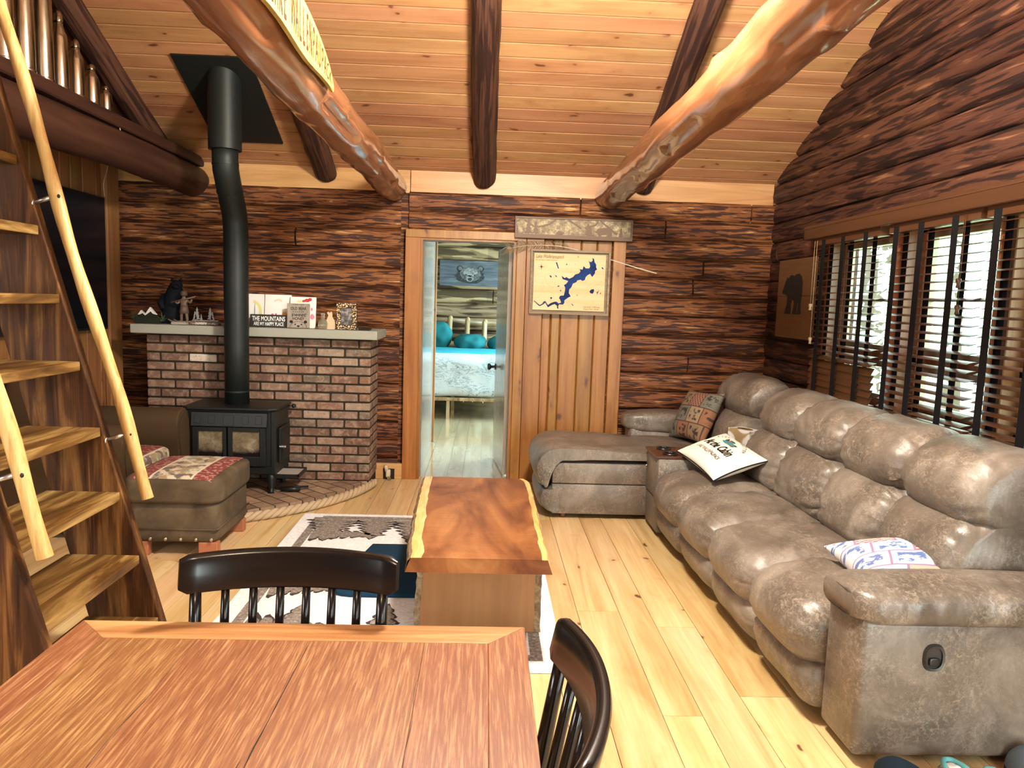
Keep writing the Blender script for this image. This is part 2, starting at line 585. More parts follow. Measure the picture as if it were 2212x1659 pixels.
def brick():
    m = Mt('old_brick', (.3, .13, .08), .88)
    r = m.geo('Random Per Island')
    c = m.ramp(r, [(0, (.125, .064, .041)), (.2, (.19, .103, .066)), (.42, (.155, .08, .053)), (.6, (.225, .137, .092)), (.75, (.175, .113, .081)), (.87, (.125, .09, .063)), (.94, (.27, .195, .14)), (.985, (.62, .54, .44))], 'CONSTANT')
    n = m.noise(m.co((1, 1, 1)), 22, 5, .65, .4)
    c = m.mix(m.ramp(n, [(.45, 0.), (.75, .6)]), c, (.5, .36, .26))
    c = m.mix(m.ramp(m.noise(m.co((1, 1, 1)), 60, 3), [(.3, .6), (.45, 0.)]), c, (.12, .06, .04))
    m.color(c); m.bump(n, .5, .006)
    return m.m


BRICK = brick()
def hearth_mat():
    m = Mt('hearth_brick', (.2, .12, .07), .7)
    q = m.n('ShaderNodeTexBrick'); m.l(m.co((1, 1, 1), (0, 0, .75)), q.inputs[0])
    for k_, v_ in (('Scale', 1.0), ('Mortar Size', .006), ('Brick Width', .205), ('Row Height', .10), ('Bias', 0.0), ('Mortar Smooth', .2)): q.inputs[k_].default_value = v_
    q.inputs['Color1'].default_value = (.20, .125, .08, 1); q.inputs['Color2'].default_value = (.42, .30, .20, 1); q.inputs['Mortar'].default_value = (.05, .04, .03, 1)
    n = m.noise(m.co((1, 1, 1)), 9, 5, .65, .5)
    m.color(m.mix(.6, q.outputs[0], m.ramp(n, [(.3, (.35, .3, .26)), (.5, (.9, .85, .8)), (.72, (1.25, 1.1, .95))]), 'MULTIPLY'))
    m.bump(m.math('SUBTRACT', n, q.outputs['Fac']), .35, .006)
    return m.m


HEARTH_BRICK = hearth_mat()
MORTAR = plain('dark_mortar', (.032, .026, .017), .95)
SLATE = plain('grey_mantel_stone', (.33, .335, .28), .75)


# ---------------------------------------------------------------- the room
X0, X1, YB, YR = -2.86, 2.29, 5.945, -2.0       # left wall face, right wall base, back wall base, rear wall
SL = .47                                          # roof slope
ZW = 2.45


def ceil_z(y): return ZW + SL * (5.895 - y)


def logwall(bm, axis, u0, u1, z0, z1, base, out, depth=.042, pitch=PITCH, du=.06, seed=0, clip=None, jp=.3):
    R = random.Random(seed)
    k0 = int(math.floor(z0 / pitch + 1e-6)); k1 = int(math.ceil(z1 / pitch - 1e-6))
    for k in range(k0, k1):
        a, b = max(z0, k * pitch), min(z1, (k + 1) * pitch)
        ua, ub = u0, u1
        if clip: ua, ub = clip(a, b, u0, u1)
        if ub - ua < .03: continue
        joints = [ua + (ub - ua) * R.uniform(.1, .9)] if ub - ua > 1.0 and R.random() < jp else []
        us = [ua + (ub - ua) * i / max(1, int((ub - ua) / du)) for i in range(max(1, int((ub - ua) / du)) + 1)]
        for j in joints: us += [j - .007, j, j + .007]
        us = sorted(u for u in us if ua <= u <= ub)
        tl = (-1, -.955, -.85, -.55, -.2, .2, .55, .85, .955, 1)
        nz = len(tl)
        prev = None
        for u in us:
            col = []
            for i in range(nz):
                z = min(b, max(a, (k + (tl[i] + 1) / 2) * pitch))
                t = (z - k * pitch) / pitch * 2 - 1
                d = depth * max(0.0, 1 - abs(t) ** 3) ** .5 - (.012 if abs(t) > .98 else 0)
                w = noise.noise(Vector((u * 1.1, k * 3.7, t * .6))) * .012 + noise.noise(Vector((u * 7, k * 5.1, z * 18))) * .0055
                d += w * (1 - abs(t) ** 4)
                for j in joints:
                    if abs(u - j) < .004: d = min(d, .004)
                zz = z + (noise.noise(Vector((u * .8, k * 2.0 + (1 if i else 0), 4))) * .006 if i in (0, nz - 1) else 0)
                p = (u, base + out * d, zz) if axis == 0 else (base + out * d, u, zz)
                col.append(bm.verts.new(p))
            if prev:
                for i in range(nz - 1):
                    f = (prev[i], col[i], col[i + 1], prev[i + 1])
                    bm.faces.new(f)
            prev = col
    return bm


# back wall: half-log siding with the doorway and the panelled opening left free
DX0, DX1, DX2 = -.643, .225, 1.085
bm = B()
logwall(bm, 0, X0, DX0 + .02, 0, 2.28, YB, -1, seed=3)
logwall(bm, 0, DX2 - .02, X1 - .01, 0, 2.28, YB, -1, seed=5)
logwall(bm, 0, DX0 + .02, DX2 - .02, 1.95, 2.28, YB, -1, seed=9)
bmesh.ops.recalc_face_normals(bm, faces=bm.faces)
box(bm, (-4.3, YB, 0), (DX0 + .03, YB + .1, 2.6)); box(bm, (DX2 - .12, YB, 0), (2.5, YB + .1, 2.6)); box(bm, (DX0 + .03, YB, 1.94), (DX2 - .12, YB + .1, 2.6))
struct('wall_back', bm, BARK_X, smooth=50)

# right gable wall with three window openings
WZ0, WZ1 = .90, 1.93
WIN = [(4.02, 4.80), (3.20, 3.92), (2.40, 3.10)]
bm = B()


def gclip(a, b, u0, u1): return (u0, min(u1, 5.895 - (a + .02 - ZW) / SL)) if a > 2.3 else (u0, u1)


logwall(bm, 1, YR, 5.93, 0, WZ0, X1, -1, seed=21, jp=0)
logwall(bm, 1, WIN[0][1], 5.93, WZ0, WZ1, X1, -1, seed=22)
logwall(bm, 1, YR, WIN[2][0], WZ0, WZ1, X1, -1, seed=23)
logwall(bm, 1, 1.9, 5.93, WZ1, 4.25, X1, -1, seed=24, clip=gclip, jp=0)
bmesh.ops.recalc_face_normals(bm, faces=bm.faces)
XR = X1
for (y0, y1, z0, z1) in ((YR, 6.05, 0, WZ0), (YR, WIN[2][0], WZ0, WZ1), (WIN[0][1], 6.05, WZ0, WZ1)):
    box(bm, (XR, y0, z0), (XR + .12, y1, z1))
prism(bm, [(YR, WZ1), (6.05, WZ1), (6.05, 2.40), (2.0, 4.30), (YR, 2.42)], XR, XR + .12, M=MX((0, 0, 0), (0, 1, 0), (0, 0, 1), (1, 0, 0)))
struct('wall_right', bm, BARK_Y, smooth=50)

# left wall under the loft: vertical pine boards
bm = B()
y = YR
R = random.Random(4)
while y < 5.93:
    w = R.choice((.13, .15, .18))
    box(bm, (X0 - .06, y + .002, 0), (X0, min(y + w, 5.94) - .002, 2.40), .006)
    y += w
box(bm, (X0 - .1, YR, 0), (X0 - .062, YB, 2.40))
struct('wall_left', bm, PINE_DARK)
bm = B()
for (a, b, c, d) in ((-.3, 1.7, .95, 1.02), (-.3, 1.7, 2.03, 2.1), (-.3, -.23, .95, 2.1), (1.63, 1.7, .95, 2.1), (.66, .74, .95, 2.1)): box(bm, (X0, a, c), (X0 + .03, b, d), .003)
struct('window_4', bm, PINE_TRIM)  # added frame on the solid wall, stands around the left fill light
bm = B()
for (a, b, c, d) in ((-.75, -.67, 0, 2.12), (.46, .54, 0, 2.12), (1.67, 1.75, 0, 2.12), (-.75, 1.75, 2.05, 2.14), (-.75, 1.75, 0, .08)): box(bm, (2.2, a, c), (2.29, b, d), .004)
struct('door_added', bm, PINE_TRIM)  # added frame over the log wall to go with the right fill light
bm = B(); box(bm, (-4.4, YR, 2.40), (-4.3, YB, 4.4)); struct('wall_loft', bm, PINE_DARK)

# rear wall behind the camera with an opening added for the rear fill light
bm = B()
box(bm, (-4.4, YR - .1, 0), (1.1, YR, 2.6)); box(bm, (2.1, YR - .1, 0), (2.42, YR, 2.6)); box(bm, (1.1, YR - .1, 2.1), (2.1, YR, 2.6))
struct('wall_rear', bm, PINE_DARK)

# floor: wide pine planks
bm = B()
R = random.Random(8)
x = -3.0
while x < 2.4:
    w = R.choice((.13, .145, .155, .18, .2))
    y = YR - R.random() * 2
    while y < 5.96:
        L = R.uniform(2.2, 3.9)
        a, b = max(y, YR), min(y + L, 5.97)
        if b > a + .01:
            prism(bm, [(x + .0012, a + .001), (x + w - .0012, a + .001), (x + w - .0012, b - .001), (x + .0012, b - .001)], -.02, 0)
        y += L
    x += w
box(bm, (-3.0, YR, -.06), (2.42, 5.97, -.022), mi=1)
struct('floor', bm, None, mats=[PINE_FLOOR, DARK_INK])

# ceiling: tongue and groove boards up both roof slopes
bm = B()
cs = 1 / math.sqrt(1 + SL * SL); sn = SL * cs
R = random.Random(5)
d = -.1; bw = .118; g = .013
Lr = (5.895 - 2.0) / cs
while d < Lr:
    cuts = [-4.4, 2.42]
    for xa, xb in zip(cuts, cuts[1:]):
        prof = [(d, g), (d + g * .6, 0), (d + bw - .006, 0), (d + bw - .003, g)]
        vs = []
        for xx in (xa + .001, xb - .001):
            vs.append([bm.verts.new((xx, 5.895 - q * cs + h * sn, ZW + q * sn + h * cs)) for q, h in prof])
        for i in range(3):
            bm.faces.new((vs[0][i], vs[0][i + 1], vs[1][i + 1], vs[1][i]))
    d += bw
box(bm, (-4.4, 0, .018), (2.42, Lr, .06), mi=1, M=MX((0, 5.895, ZW), (1, 0, 0), (0, -cs, sn), (0, sn, cs)))
box(bm, (-4.4, 0, 0), (2.42, Lr + .1, .06), M=MX((0, 2.0, ceil_z(2.0)), (1, 0, 0), (0, -cs, -sn), (0, -sn, cs)))
bmesh.ops.recalc_face_normals(bm, faces=[f for f in bm.faces if len(f.verts) == 4 and f.calc_area() > 1])
struct('ceiling', bm, None, mats=[PINE_CEIL, plain('ceiling_gap', (.06, .028, .015), .9)])

# frieze board between the top log and the roof boards
bm = B()
for xa, xb in ((-4.3, -.62), (-.615, .93), (.935, 2.25)):
    box(bm, (xa, 5.925, 2.262), (xb, 5.95, 2.50), .002)
struct('trim_1', bm, PINE_TRIM_X)

# rafters and tie beams
for i, (x, rx, lab) in enumerate(((-2.44, .085, 'dark bark-covered rafter log leaning over the loft shelf'),
                                 (-1.27, .085, 'dark bark-covered rafter log crossing behind the left varnished tie beam'),
                                 (-.045, .088, 'dark bark-covered rafter log running straight up the middle of the ceiling'),
                                 (1.2, .085, 'dark bark-covered rafter log crossing behind the right varnished tie beam'))):
    bm = B()
    y0, y1 = 5.93, 2.05
    o_ = .045
    log_tube(bm, (x, y0, ceil_z(y0) - o_), (x - .01, y1, ceil_z(y1) - o_), rx * .98, rx * 1.05, 110, 22, .13, 10 + i, 14, .10)
    o = obj('log_rafter', bm, BARK_R, smooth=True, recenter=True)
    tag(o, lab, 'rafter', 'bark-covered roof rafters')
for i, (xa, xb, lab) in enumerate(((-.745, -.80, 'glossy varnished log tie beam on the left, carrying the yellow lake sign'),
                                   (.925, .90, 'glossy varnished log tie beam on the right with a long split crack'))):
    bm = B()
    log_tube(bm, (xa, 5.86, 2.29), (xb, -1.95, 2.33), .105, .125, 190, 28, .13, 40 + i * 3, 34, .11)
    for v in bm.verts:                       # drying crack along the beam
        c = Vector((xa + (xb - xa) * (5.86 - v.co.y) / 7.8, v.co.y, 2.29 + .04 * (5.86 - v.co.y) / 7.8))
        th = math.atan2(v.co.z - c.z, v.co.x - c.x)
        t0 = (-.62 if i == 0 else PI + .95) + .25 * noise.noise(Vector((v.co.y * .6, i, 0)))
        dt = (th - t0 + PI) % (2 * PI) - PI
        if abs(dt) < .12 and (1.6 < v.co.y < 5.3):
            f = .78 if noise.noise(Vector((v.co.y * .9, 5, i))) > -.15 else 1
            v.co = c + (v.co - c) * f
    o = obj('log_tie_beam', bm, TIE, smooth=True, recenter=True)
    tag(o, lab, 'beam', 'varnished tie beams')

# loft: floor, edge board, carrying log
bm = B(); box(bm, (-4.3, YR, 2.405), (-2.335, YB, 2.47)); struct('floor_loft', bm, LOFT_WOOD)
bm = B(); box(bm, (-2.40, YR, 2.40), (-2.2, YB, 2.472), .008); struct('trim_2', bm, LOFT_WOOD)
bm = B(); log_tube(bm, (-2.275, YB + .02, 2.285), (-2.29, YR + .05, 2.285), .115, .125, 120, 24, .08, 77, 12, .06)
o = obj('loft_log_beam', bm, LOFT_WOOD, smooth=True, recenter=True)
tag(o, 'smooth dark reddish log beam carrying the loft edge above the screen', 'beam')
# baseboard
bm = B(); box(bm, (-.9, 5.865, 0), (DX0, 5.90, .125), .004); struct('baseboard_back', bm, PINE_TRIM_X)

# door casings, panelled bay
bm = B()
box(bm, (DX0, 5.868, 0), (DX0 + .115, 5.90, 1.92), .002)
box(bm, (DX0, 5.866, 1.92), (DX1 + .01, 5.90, 1.985), .004)
box(bm, (DX0 + .115, 5.88, 0), (DX0 + .135, 6.06, 1.905)); box(bm, (DX0 + .115, 5.88, 1.905), (DX1 - .02, 6.06, 1.92))
box(bm, (.203, 5.90, 0), (.225, 6.06, 1.918))
struct('trim_3', bm, PINE_TRIM)
bm = B()
box(bm, (.225, 5.868, 0), (.30, 5.90, 1.945), .004); box(bm, (.302, 5.872, 0), (.44, 5.905, 1.945), .004)
box(bm, (.985, 5.868, 0), (1.085, 5.90, 1.945), .004)
box(bm, (.225, 5.866, 1.945), (1.085, 5.90, 1.985), .004)
struct('trim_4', bm, PINE_TRIM)
bm = B()
R = random.Random(2)
for a, b in ((.44, .515), (.515, .59), (.59, .738), (.738, .862), (.862, .985)):
    box(bm, (a + .002, 5.905 + (.02 if b < .52 else .008), 0), (b - .002, 5.95, 1.945), .008)
box(bm, (.21, 5.951, 0), (1.09, 5.975, 1.96)); struct('door_2', bm, PINE_TRIM)

# hallway and bedroom behind the doorway
BH = plain('beadboard_paint', (.36, .33, .29), .2, coat=.5)
bm = B()
for k in range(16):
    box(bm, (-.535, 6.06 + k * .088, 0), (-.52, 6.06 + (k + 1) * .088 - .004, 2.3), .005)
box(bm, (-.6, 6.06, 0), (-.536, 7.46, 2.3))
struct('wall_hall', bm, BH)
bm = B(); box(bm, (-.60, 7.462, 0), (-.50, 7.50, 2.3), .004); struct('trim_5', bm, PINE_TRIM)
bm = B()
x = -2.6
while x < 2.5:
    w = R.choice((.13, .15, .18)); prism(bm, [(x + .001, 5.975), (x + w - .001, 5.975), (x + w - .001, 10.7), (x + .001, 10.7)], -.02, 0); x += w
box(bm, (-2.6, 5.96, -.06), (2.5, 10.76, -.021)); struct('floor_bedroom', bm, BED_FLOOR)
bm = B(); logwall(bm, 0, -2.5, 2.4, 0, 2.4, 10.66, -1, .07, .2, .06, 31); bmesh.ops.recalc_face_normals(bm, faces=bm.faces)
box(bm, (-2.6, 10.66, 0), (2.5, 10.76, 2.5)); struct('wall_bedroom', bm, BARK_BED, smooth=50)
BW = plain('bedroom_white', (.62, .60, .56), .8)
bm = B()
box(bm, (-2.6, 6.06, 0), (-2.5, 10.7, 2.4)); box(bm, (-2.5, 6.045, 0), (-.6, 6.06, 2.4)); box(bm, (1.1, 6.05, 0), (2.4, 6.065, 2.4))
box(bm, (2.4, 6.05, 0), (2.5, 7.9, 2.4)); box(bm, (2.4, 9.9, 0), (2.5, 10.7, 2.4)); box(bm, (2.4, 7.9, 0), (2.5, 9.9, .8)); box(bm, (2.4, 7.9, 2.05), (2.5, 9.9, 2.4))
struct('wall_bedroom_sides', bm, BW)
bm = B(); box(bm, (-2.6, 6.05, 2.4), (2.5, 10.76, 2.46)); struct('ceiling_bedroom', bm, BW)
# open door leaf, hinged on the right jamb, swung into the bedroom
door = tag(bpy.data.objects.new('door_1', None), 'pale painted bedroom door standing open past the right jamb', 'door')
COL.objects.link(door); door.location = (.205, 6.06, 0); door.rotation_euler = (0, 0, math.radians(96)); door['kind'] = 'structure'
WM['door_1'] = Matrix.Translation((.205, 6.06, 0)) @ Matrix.Rotation(math.radians(96), 4, 'Z')
bm = B()
for k in range(8): box(bm, (.002 + k * .09, 0, .012), (.09 + k * .09, .036, 1.9), .004)
obj('leaf', bm, BH, door, world=False)
bm = B(); lathe(bm, [(.028, 0), (.03, .006), (.012, .012), (.011, .04), (.027, .05), (.032, .062), (.025, .074), (.0, .076)], n=20, M=MX((.66, .036, .855), (1, 0, 0), (0, 0, 1), (0, 1, 0)))
obj('door_knob', bm, BLACK_METAL, door, True, world=False)
bm = B()
for z in (.25, 1.6): box(bm, (-.012, -.004, z), (.03, .0, z + .1)); tube(bm, [(-.005, -.006, z), (-.005, -.006, z + .1)], .006, 8)
obj('hinge', bm, BLACK_METAL, door, world=False)

# windows on the right
WIN_WOOD = wood('window_wood', [(.16, .06, .02), (.26, .10, .035), (.34, .15, .06)], 2, .8, 10, .45, .08, 0, fine=.25)


def glass():
    m = bpy.data.materials.new('window_glass'); m.use_nodes = True; nt = m.node_tree
    nt.nodes.remove(nt.nodes['Principled BSDF'])
    t = nt.nodes.new('ShaderNodeBsdfTransparent'); g_ = nt.nodes.new('ShaderNodeBsdfGlossy'); g_.inputs['Roughness'].default_value = .02
    mx = nt.nodes.new('ShaderNodeMixShader'); mx.inputs[0].default_value = .04
    nt.links.new(t.outputs[0], mx.inputs[1]); nt.links.new(g_.outputs[0], mx.inputs[2])
    nt.links.new(mx.outputs[0], nt.nodes['Material Output'].inputs[0])
    return m


GLASS = glass()
SASH = plain('cream_sash', (.30, .25, .18), .5)
for i, (y0, y1) in enumerate(WIN):
    w = tag(bpy.data.objects.new('window_%d' % (i + 1), None), kind='structure'); COL.objects.link(w)
    WM[w.name] = Matrix()
    bm = B()
    xa, xb = 2.30, 2.36
    for (a, b, c_, d_) in ((y0, y0 + .05, WZ0, WZ1), (y1 - .05, y1, WZ0, WZ1), (y0, y1, WZ0, WZ0 + .05), (y0, y1, WZ1 - .05, WZ1), (y0, y1, 1.17, 1.235)):
        box(bm, (xa, a, c_), (xb, b, d_), .003)
    obj('window_frame', bm, WIN_WOOD, w)
    bm = B()
    for (za, zb) in ((WZ0 + .05, 1.17), (1.235, WZ1 - .05)):
        for (a, b, c_, d_) in ((y0 + .05, y0 + .085, za, zb), (y1 - .085, y1 - .05, za, zb), (y0 + .05, y1 - .05, za, za + .03), (y0 + .05, y1 - .05, zb - .03, zb)):
            box(bm, (xa + .01, a, c_), (xb - .015, b, d_))
    box(bm, (xa + .015, y0 + .08, 1.52), (xb - .02, y1 - .08, 1.535))
    obj('sash', bm, SASH, w)
    bm = B(); box(bm, (2.328, y0 + .05, WZ0 + .05), (2.332, y1 - .05, WZ1 - .05)); obj('pane', bm, GLASS, w)
bm = B()
for (a, b) in ((3.915, 4.025), (3.095, 3.205), (4.79, 4.845), (2.33, 2.405)):
    box(bm, (2.225, a, WZ0), (2.36, b, WZ1), .004)
box(bm, (2.19, 2.33, WZ0 - .035), (2.42, 4.85, WZ0), .006); box(bm, (2.29, 2.33, WZ1), (2.42, 4.85, WZ1 + .01))
struct('trim_6', bm, WIN_WOOD)

# outside: lawn and trees in the glare
LAWN = plain('bright_lawn', (.50, .62, .36), .9)
bm = B(); box(bm, (2.6, -14, -1.3), (45, 26, -1.0)); struct('ground_outside', bm, LAWN)
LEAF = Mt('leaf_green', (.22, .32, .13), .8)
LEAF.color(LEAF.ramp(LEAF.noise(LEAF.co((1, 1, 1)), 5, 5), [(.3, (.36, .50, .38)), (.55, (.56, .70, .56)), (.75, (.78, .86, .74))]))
LEAF = LEAF.m
TRUNK = plain('grey_trunk', (.12, .09, .07), .9)
R = random.Random(33)
for i, (tx, ty, th) in enumerate(((6.2, 12.0, 6.5), (9.6, 18.0, 8.5), (9.5, 14.6, 7), (13.0, 18.2, 9), (9.8, 11.2, 6.4), (13.1, 14.5, 9))):
    t = thing('garden_tree', 'pale leafy green tree in the glare outside the blinds', 'tree', (tx, ty, -1.0), group='trees outside the windows')
    bm = B(); tube(bm, seg((tx, ty, -1), (tx + R.uniform(-.3, .3), ty, th * .6), 6), [.2, .17, .15, .13, .1, .07], 10); obj('trunk', bm, TRUNK, t, True)
    bm = B()
    for k in range(1000):
        a = R.uniform(0, 2 * PI); r = math.sqrt(R.random()) * 1.6; z = R.uniform(.2, th)
        c = Vector((tx + r * math.cos(a), ty + r * math.sin(a), z))
        rr = R.uniform(.06, .17); n_ = Vector((R.uniform(-1, 1), R.uniform(-1, 1), R.uniform(-1, 1))); u_, v_ = frame(n_)
        pts = [c + u_ * rr * math.cos(q) + v_ * rr * .6 * math.sin(q) for q in (0, 1.3, 2.4, PI, 4, 5.2)]
        bm.faces.new([bm.verts.new(p) for p in pts])
    o = obj('foliage', bm, LEAF, t); o['kind'] = 'stuff'
# ---------------------------------------------------------------- fireplace
fp = thing('brick_fireplace', 'broad red brick fireplace back with a grey stone mantel on top', 'fireplace', (-1.66, 5.7, 0))
FX0, FX1, FY, FZ = -2.475, -.845, 5.50, .07
bm = B(); box(bm, (FX0 + .006, FY + .012, .0), (FX1 - .006, 5.888, 1.13)); obj('mortar', bm, MORTAR, fp)
bm = B()
R = random.Random(6)
bh, bl, jt = .0541, .194, .0124
row = 0; z = FZ + .002
while z + bh < 1.145:
    x = FX0 - (0 if row % 2 == 0 else .103)
    while x < FX1 - .02:
        a, b = max(x, FX0), min(x + bl, FX1)
        if b - a > .03:
            dy = R.uniform(-.003, .003)
            vs = box(bm, (a, FY + dy, z), (b, FY + .06, z + bh), .007, 2)
            for v in vs: v.co += Vector((noise.noise(v.co * 23) * .0025, noise.noise(v.co * 19) * .002, noise.noise(v.co * 27) * .002))
        x += bl + jt
    y = FY + (.1 if row % 2 else .2)
    vs = box(bm, (FX1 - .06, FY + .064, z), (FX1 + R.uniform(-.002, .002), y + .0, z + bh), .007, 2)
    while y < 5.86:
        box(bm, (FX1 - .06, y + jt, z), (FX1 + R.uniform(-.002, .002), min(y + jt + bl, 5.885), z + bh), .007, 2)
        y += bl + jt
    z += bh + jt; row += 1
obj('brickwork', bm, BRICK, fp)
bm = B()
vs = box(bm, (-2.545, 5.40, 1.137), (-.785, 5.888, 1.203), .008, 2)
obj('mantel', bm, SLATE, fp)

# quarter-round hearth and rope edging
HC, HR = Vector((-2.24, 5.86)), 1.40
he = thing('brick_hearth', 'low rounded brick hearth pad under the black stove', 'hearth', (-1.9, 5.3, 0))
arc = [(HC.x + HR * math.cos(t), HC.y + HR * math.sin(t)) for t in [-PI * i / 48 for i in range(49)]]
arc = [p for p in arc if p[0] > -1.66 and p[1] < 5.498]
pts = [(-.86, 5.498)] + arc + [(-1.97, 4.72), (-1.97, 5.17), (-2.5, 5.17), (-2.5, 5.498)]
bm = B(); prism(bm, pts[::-1], .0, .069, .004, 1); obj('paving', bm, HEARTH_BRICK, he)
bm = B()
ROPE = plain('sisal_rope', (.46, .35, .22), .9)
rp = [Vector((HC.x + (HR + .035) * math.cos(-t), HC.y + (HR + .035) * math.sin(-t), .032)) for t in [.17 + (1.14 - .17) * i / 220 for i in range(221)]]
for s in range(3):
    pp = []
    for i, p in enumerate(rp):
        d = (rp[min(i + 1, 220)] - rp[max(i - 1, 0)]).normalized(); a, b = frame(d)
        th = i * .24 + s * 2 * PI / 3
        pp.append(p + a * math.cos(th) * .0155 + b * math.sin(th) * .0155)
    tube(bm, pp, .0175, 9)
o = obj('hearth_rope', bm, ROPE, smooth=True, recenter=True)
tag(o, 'thick twisted natural rope laid around the curved hearth edge', 'rope')

# ---------------------------------------------------------------- wood stove
st = thing('wood_stove', 'black cast iron wood stove with two glass doors on the brick hearth', 'stove', (-1.74, 5.25, .07))
SX0, SX1, SY0, SY1 = -2.045, -1.43, 5.09, 5.44
bm = B(); box(bm, (SX0, SY0, .195), (SX1, SY1, .648), .012, 2)
for x in (SX0 - .004, SX1 - .028): box(bm, (x, SY0 - .012, .2), (x + .032, SY0 + .02, .645), .005)
box(bm, (SX0 + .0, SY0 - .01, .205), (SX1, SY0 + .01, .255), .004); obj('firebox', bm, BLACK_METAL, st)
bm = B()
prism(bm, [(SX0 - .012, SY0 - .0), (SX0 + .03, SY0 - .04), (SX1 - .03, SY0 - .04), (SX1 + .02, SY0 - .0), (SX1 + .02, SY1), (SX0 - .012, SY1)], .648, .668, .007, 2)
obj('top_plate', bm, BLACK_METAL, st)
bm = B()
vs = prism(bm, [(SY0 - .005, .535), (SY0 - .03, .535), (SY0 - .012, .632), (SY0 - .005, .636)], SX0 + .05, SX1 - .05, .003, 1, M=MX((0, 0, 0), (0, 1, 0), (0, 0, 1), (1, 0, 0)))
for cx_, w_ in ((-1.95, .042), (-1.855, .042), (-1.74, .07), (-1.625, .042), (-1.535, .042)):
    z_ = .555 if w_ < .06 else .543
    prism(bm, [(-w_ / 2, 0), (w_ / 2, 0), (w_ / 2, .612 - z_), (-w_ / 2, .612 - z_)], 0, .004, .0015, 1, M=MX((cx_, SY0 - .0315 + (z_ - .535) * .186, z_), (1, 0, 0), (0, .182, .983), (0, -.983, .182)))
obj('header_panel', bm, BLACK_METAL, st)
gm = Mt('dirty_lit_glass', (.1, .08, .05), .12, spec=.6)
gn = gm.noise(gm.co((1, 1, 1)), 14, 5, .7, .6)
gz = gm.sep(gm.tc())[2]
gm.color(gm.mix(gm.ramp(gm.math('ADD', gz, gm.math('MULTIPLY', gn, .05)), [(.305, 0.0), (.345, 1.0)]), (.012, .008, .008), gm.ramp(gn, [(.3, (.09, .065, .035)), (.55, (.20, .16, .10)), (.75, (.34, .30, .21))])))  # dirty glass, its lit upper part painted paler than the bottom fringe
STOVE_GLASS = gm.m
for x0, x1 in ((-1.985, -1.757), (-1.745, -1.49)):
    bm = B()
    gx0, gx1 = (x0 + .04, x1 - .022) if x0 < -1.9 else (x0 + .03, x1 - .04)
    z0, z1, g0, g1 = .262, .53, .325, .502
    for (a, b, c, d) in ((x0, gx0, z0, z1), (gx1, x1, z0, z1), (gx0, gx1, z0, g0), (gx0, gx1, g1, z1)): box(bm, (a, SY0 - .028, c), (b, SY0 - .002, d), .003)
    dd = obj('door', bm, BLACK_METAL, st)
    bm = B(); box(bm, (gx0, SY0 - .014, g0), (gx1, SY0 - .008, g1)); obj('door_glass', bm, STOVE_GLASS, dd)
for x in (SX0 + .02, SX1 - .04):
    for y in (SY0 + .0, SY1 - .05):
        bm = B()
        tube(bm, [(x + .01, y + .03, .205), (x + .008, y + .02, .17), (x + .01, y + .012, .11), (x + .01, y + .006, .078), (x + .01, y + .004, .072)], [.036, .032, .021, .017, .024], 10)
        obj('leg', bm, BLACK_METAL, st, True)
bm = B(); box(bm, (SX1 - .0, SY0 + .06, .27), (SX1 + .022, SY1 - .04, .52), .008); box(bm, (SX1 + .018, SY0 + .09, .29), (SX1 + .03, SY1 - .08, .5), .004)
sd = obj('side_door', bm, BLACK_METAL, st)
bm = B(); tube(bm, [(SX1 + .02, SY0 + .07, .395), (SX1 + .06, SY0 + .05, .395)], .006, 8)
for k in range(7): lathe(bm, [(.0085, 0), (.0085, .006)], n=10, M=MX((SX1 + .02 + .0065 * k, SY0 + .03, .395 - .0), (0, 1, 0), (0, 0, 1), (1, 0, 0)))
obj('spring_handle', bm, STEEL, sd, True)
bm = B(); tube(bm, [(SX1, SY1 - .03, .64), (SX1 + .04, SY1 - .03, .64)], .006, 8); ell(bm, (SX1 + .045, SY1 - .03, .64), (.016, .016, .016)); obj('damper_knob', bm, BLACK_METAL, st, True)
bm = B(); box(bm, (SX1 - .03, SY0 - .0, .175), (SX1 + .16, SY0 + .24, .19), .003)
for q in (0, .235): box(bm, (SX1 - .03, SY0 + q, .188), (SX1 + .16, SY0 + q + .008, .205))
box(bm, (SX1 + .152, SY0, .188), (SX1 + .16, SY0 + .24, .205)); obj('ash_shelf', bm, BLACK_METAL, st)
bm = B(); box(bm, (SX1 - .02, SY0 + .015, .19), (SX1 + .145, SY0 + .225, .197)); o = obj('ash', bm, plain('pale_ash', (.34, .32, .29), .95), st)
bm = B(); tube(bm, [(-1.50, 5.14, .092), (-1.23, 5.21, .092)], .008, 8); tube(bm, [(-1.40, 5.12, .092), (-1.33, 5.13, .092), (-1.27, 5.135, .092)], [.013, .017, .013], 10)
o = obj('fire_poker', bm, BLACK_METAL, smooth=True, recenter=True); tag(o, 'black fire poker lying on the hearth below the stove', 'poker')

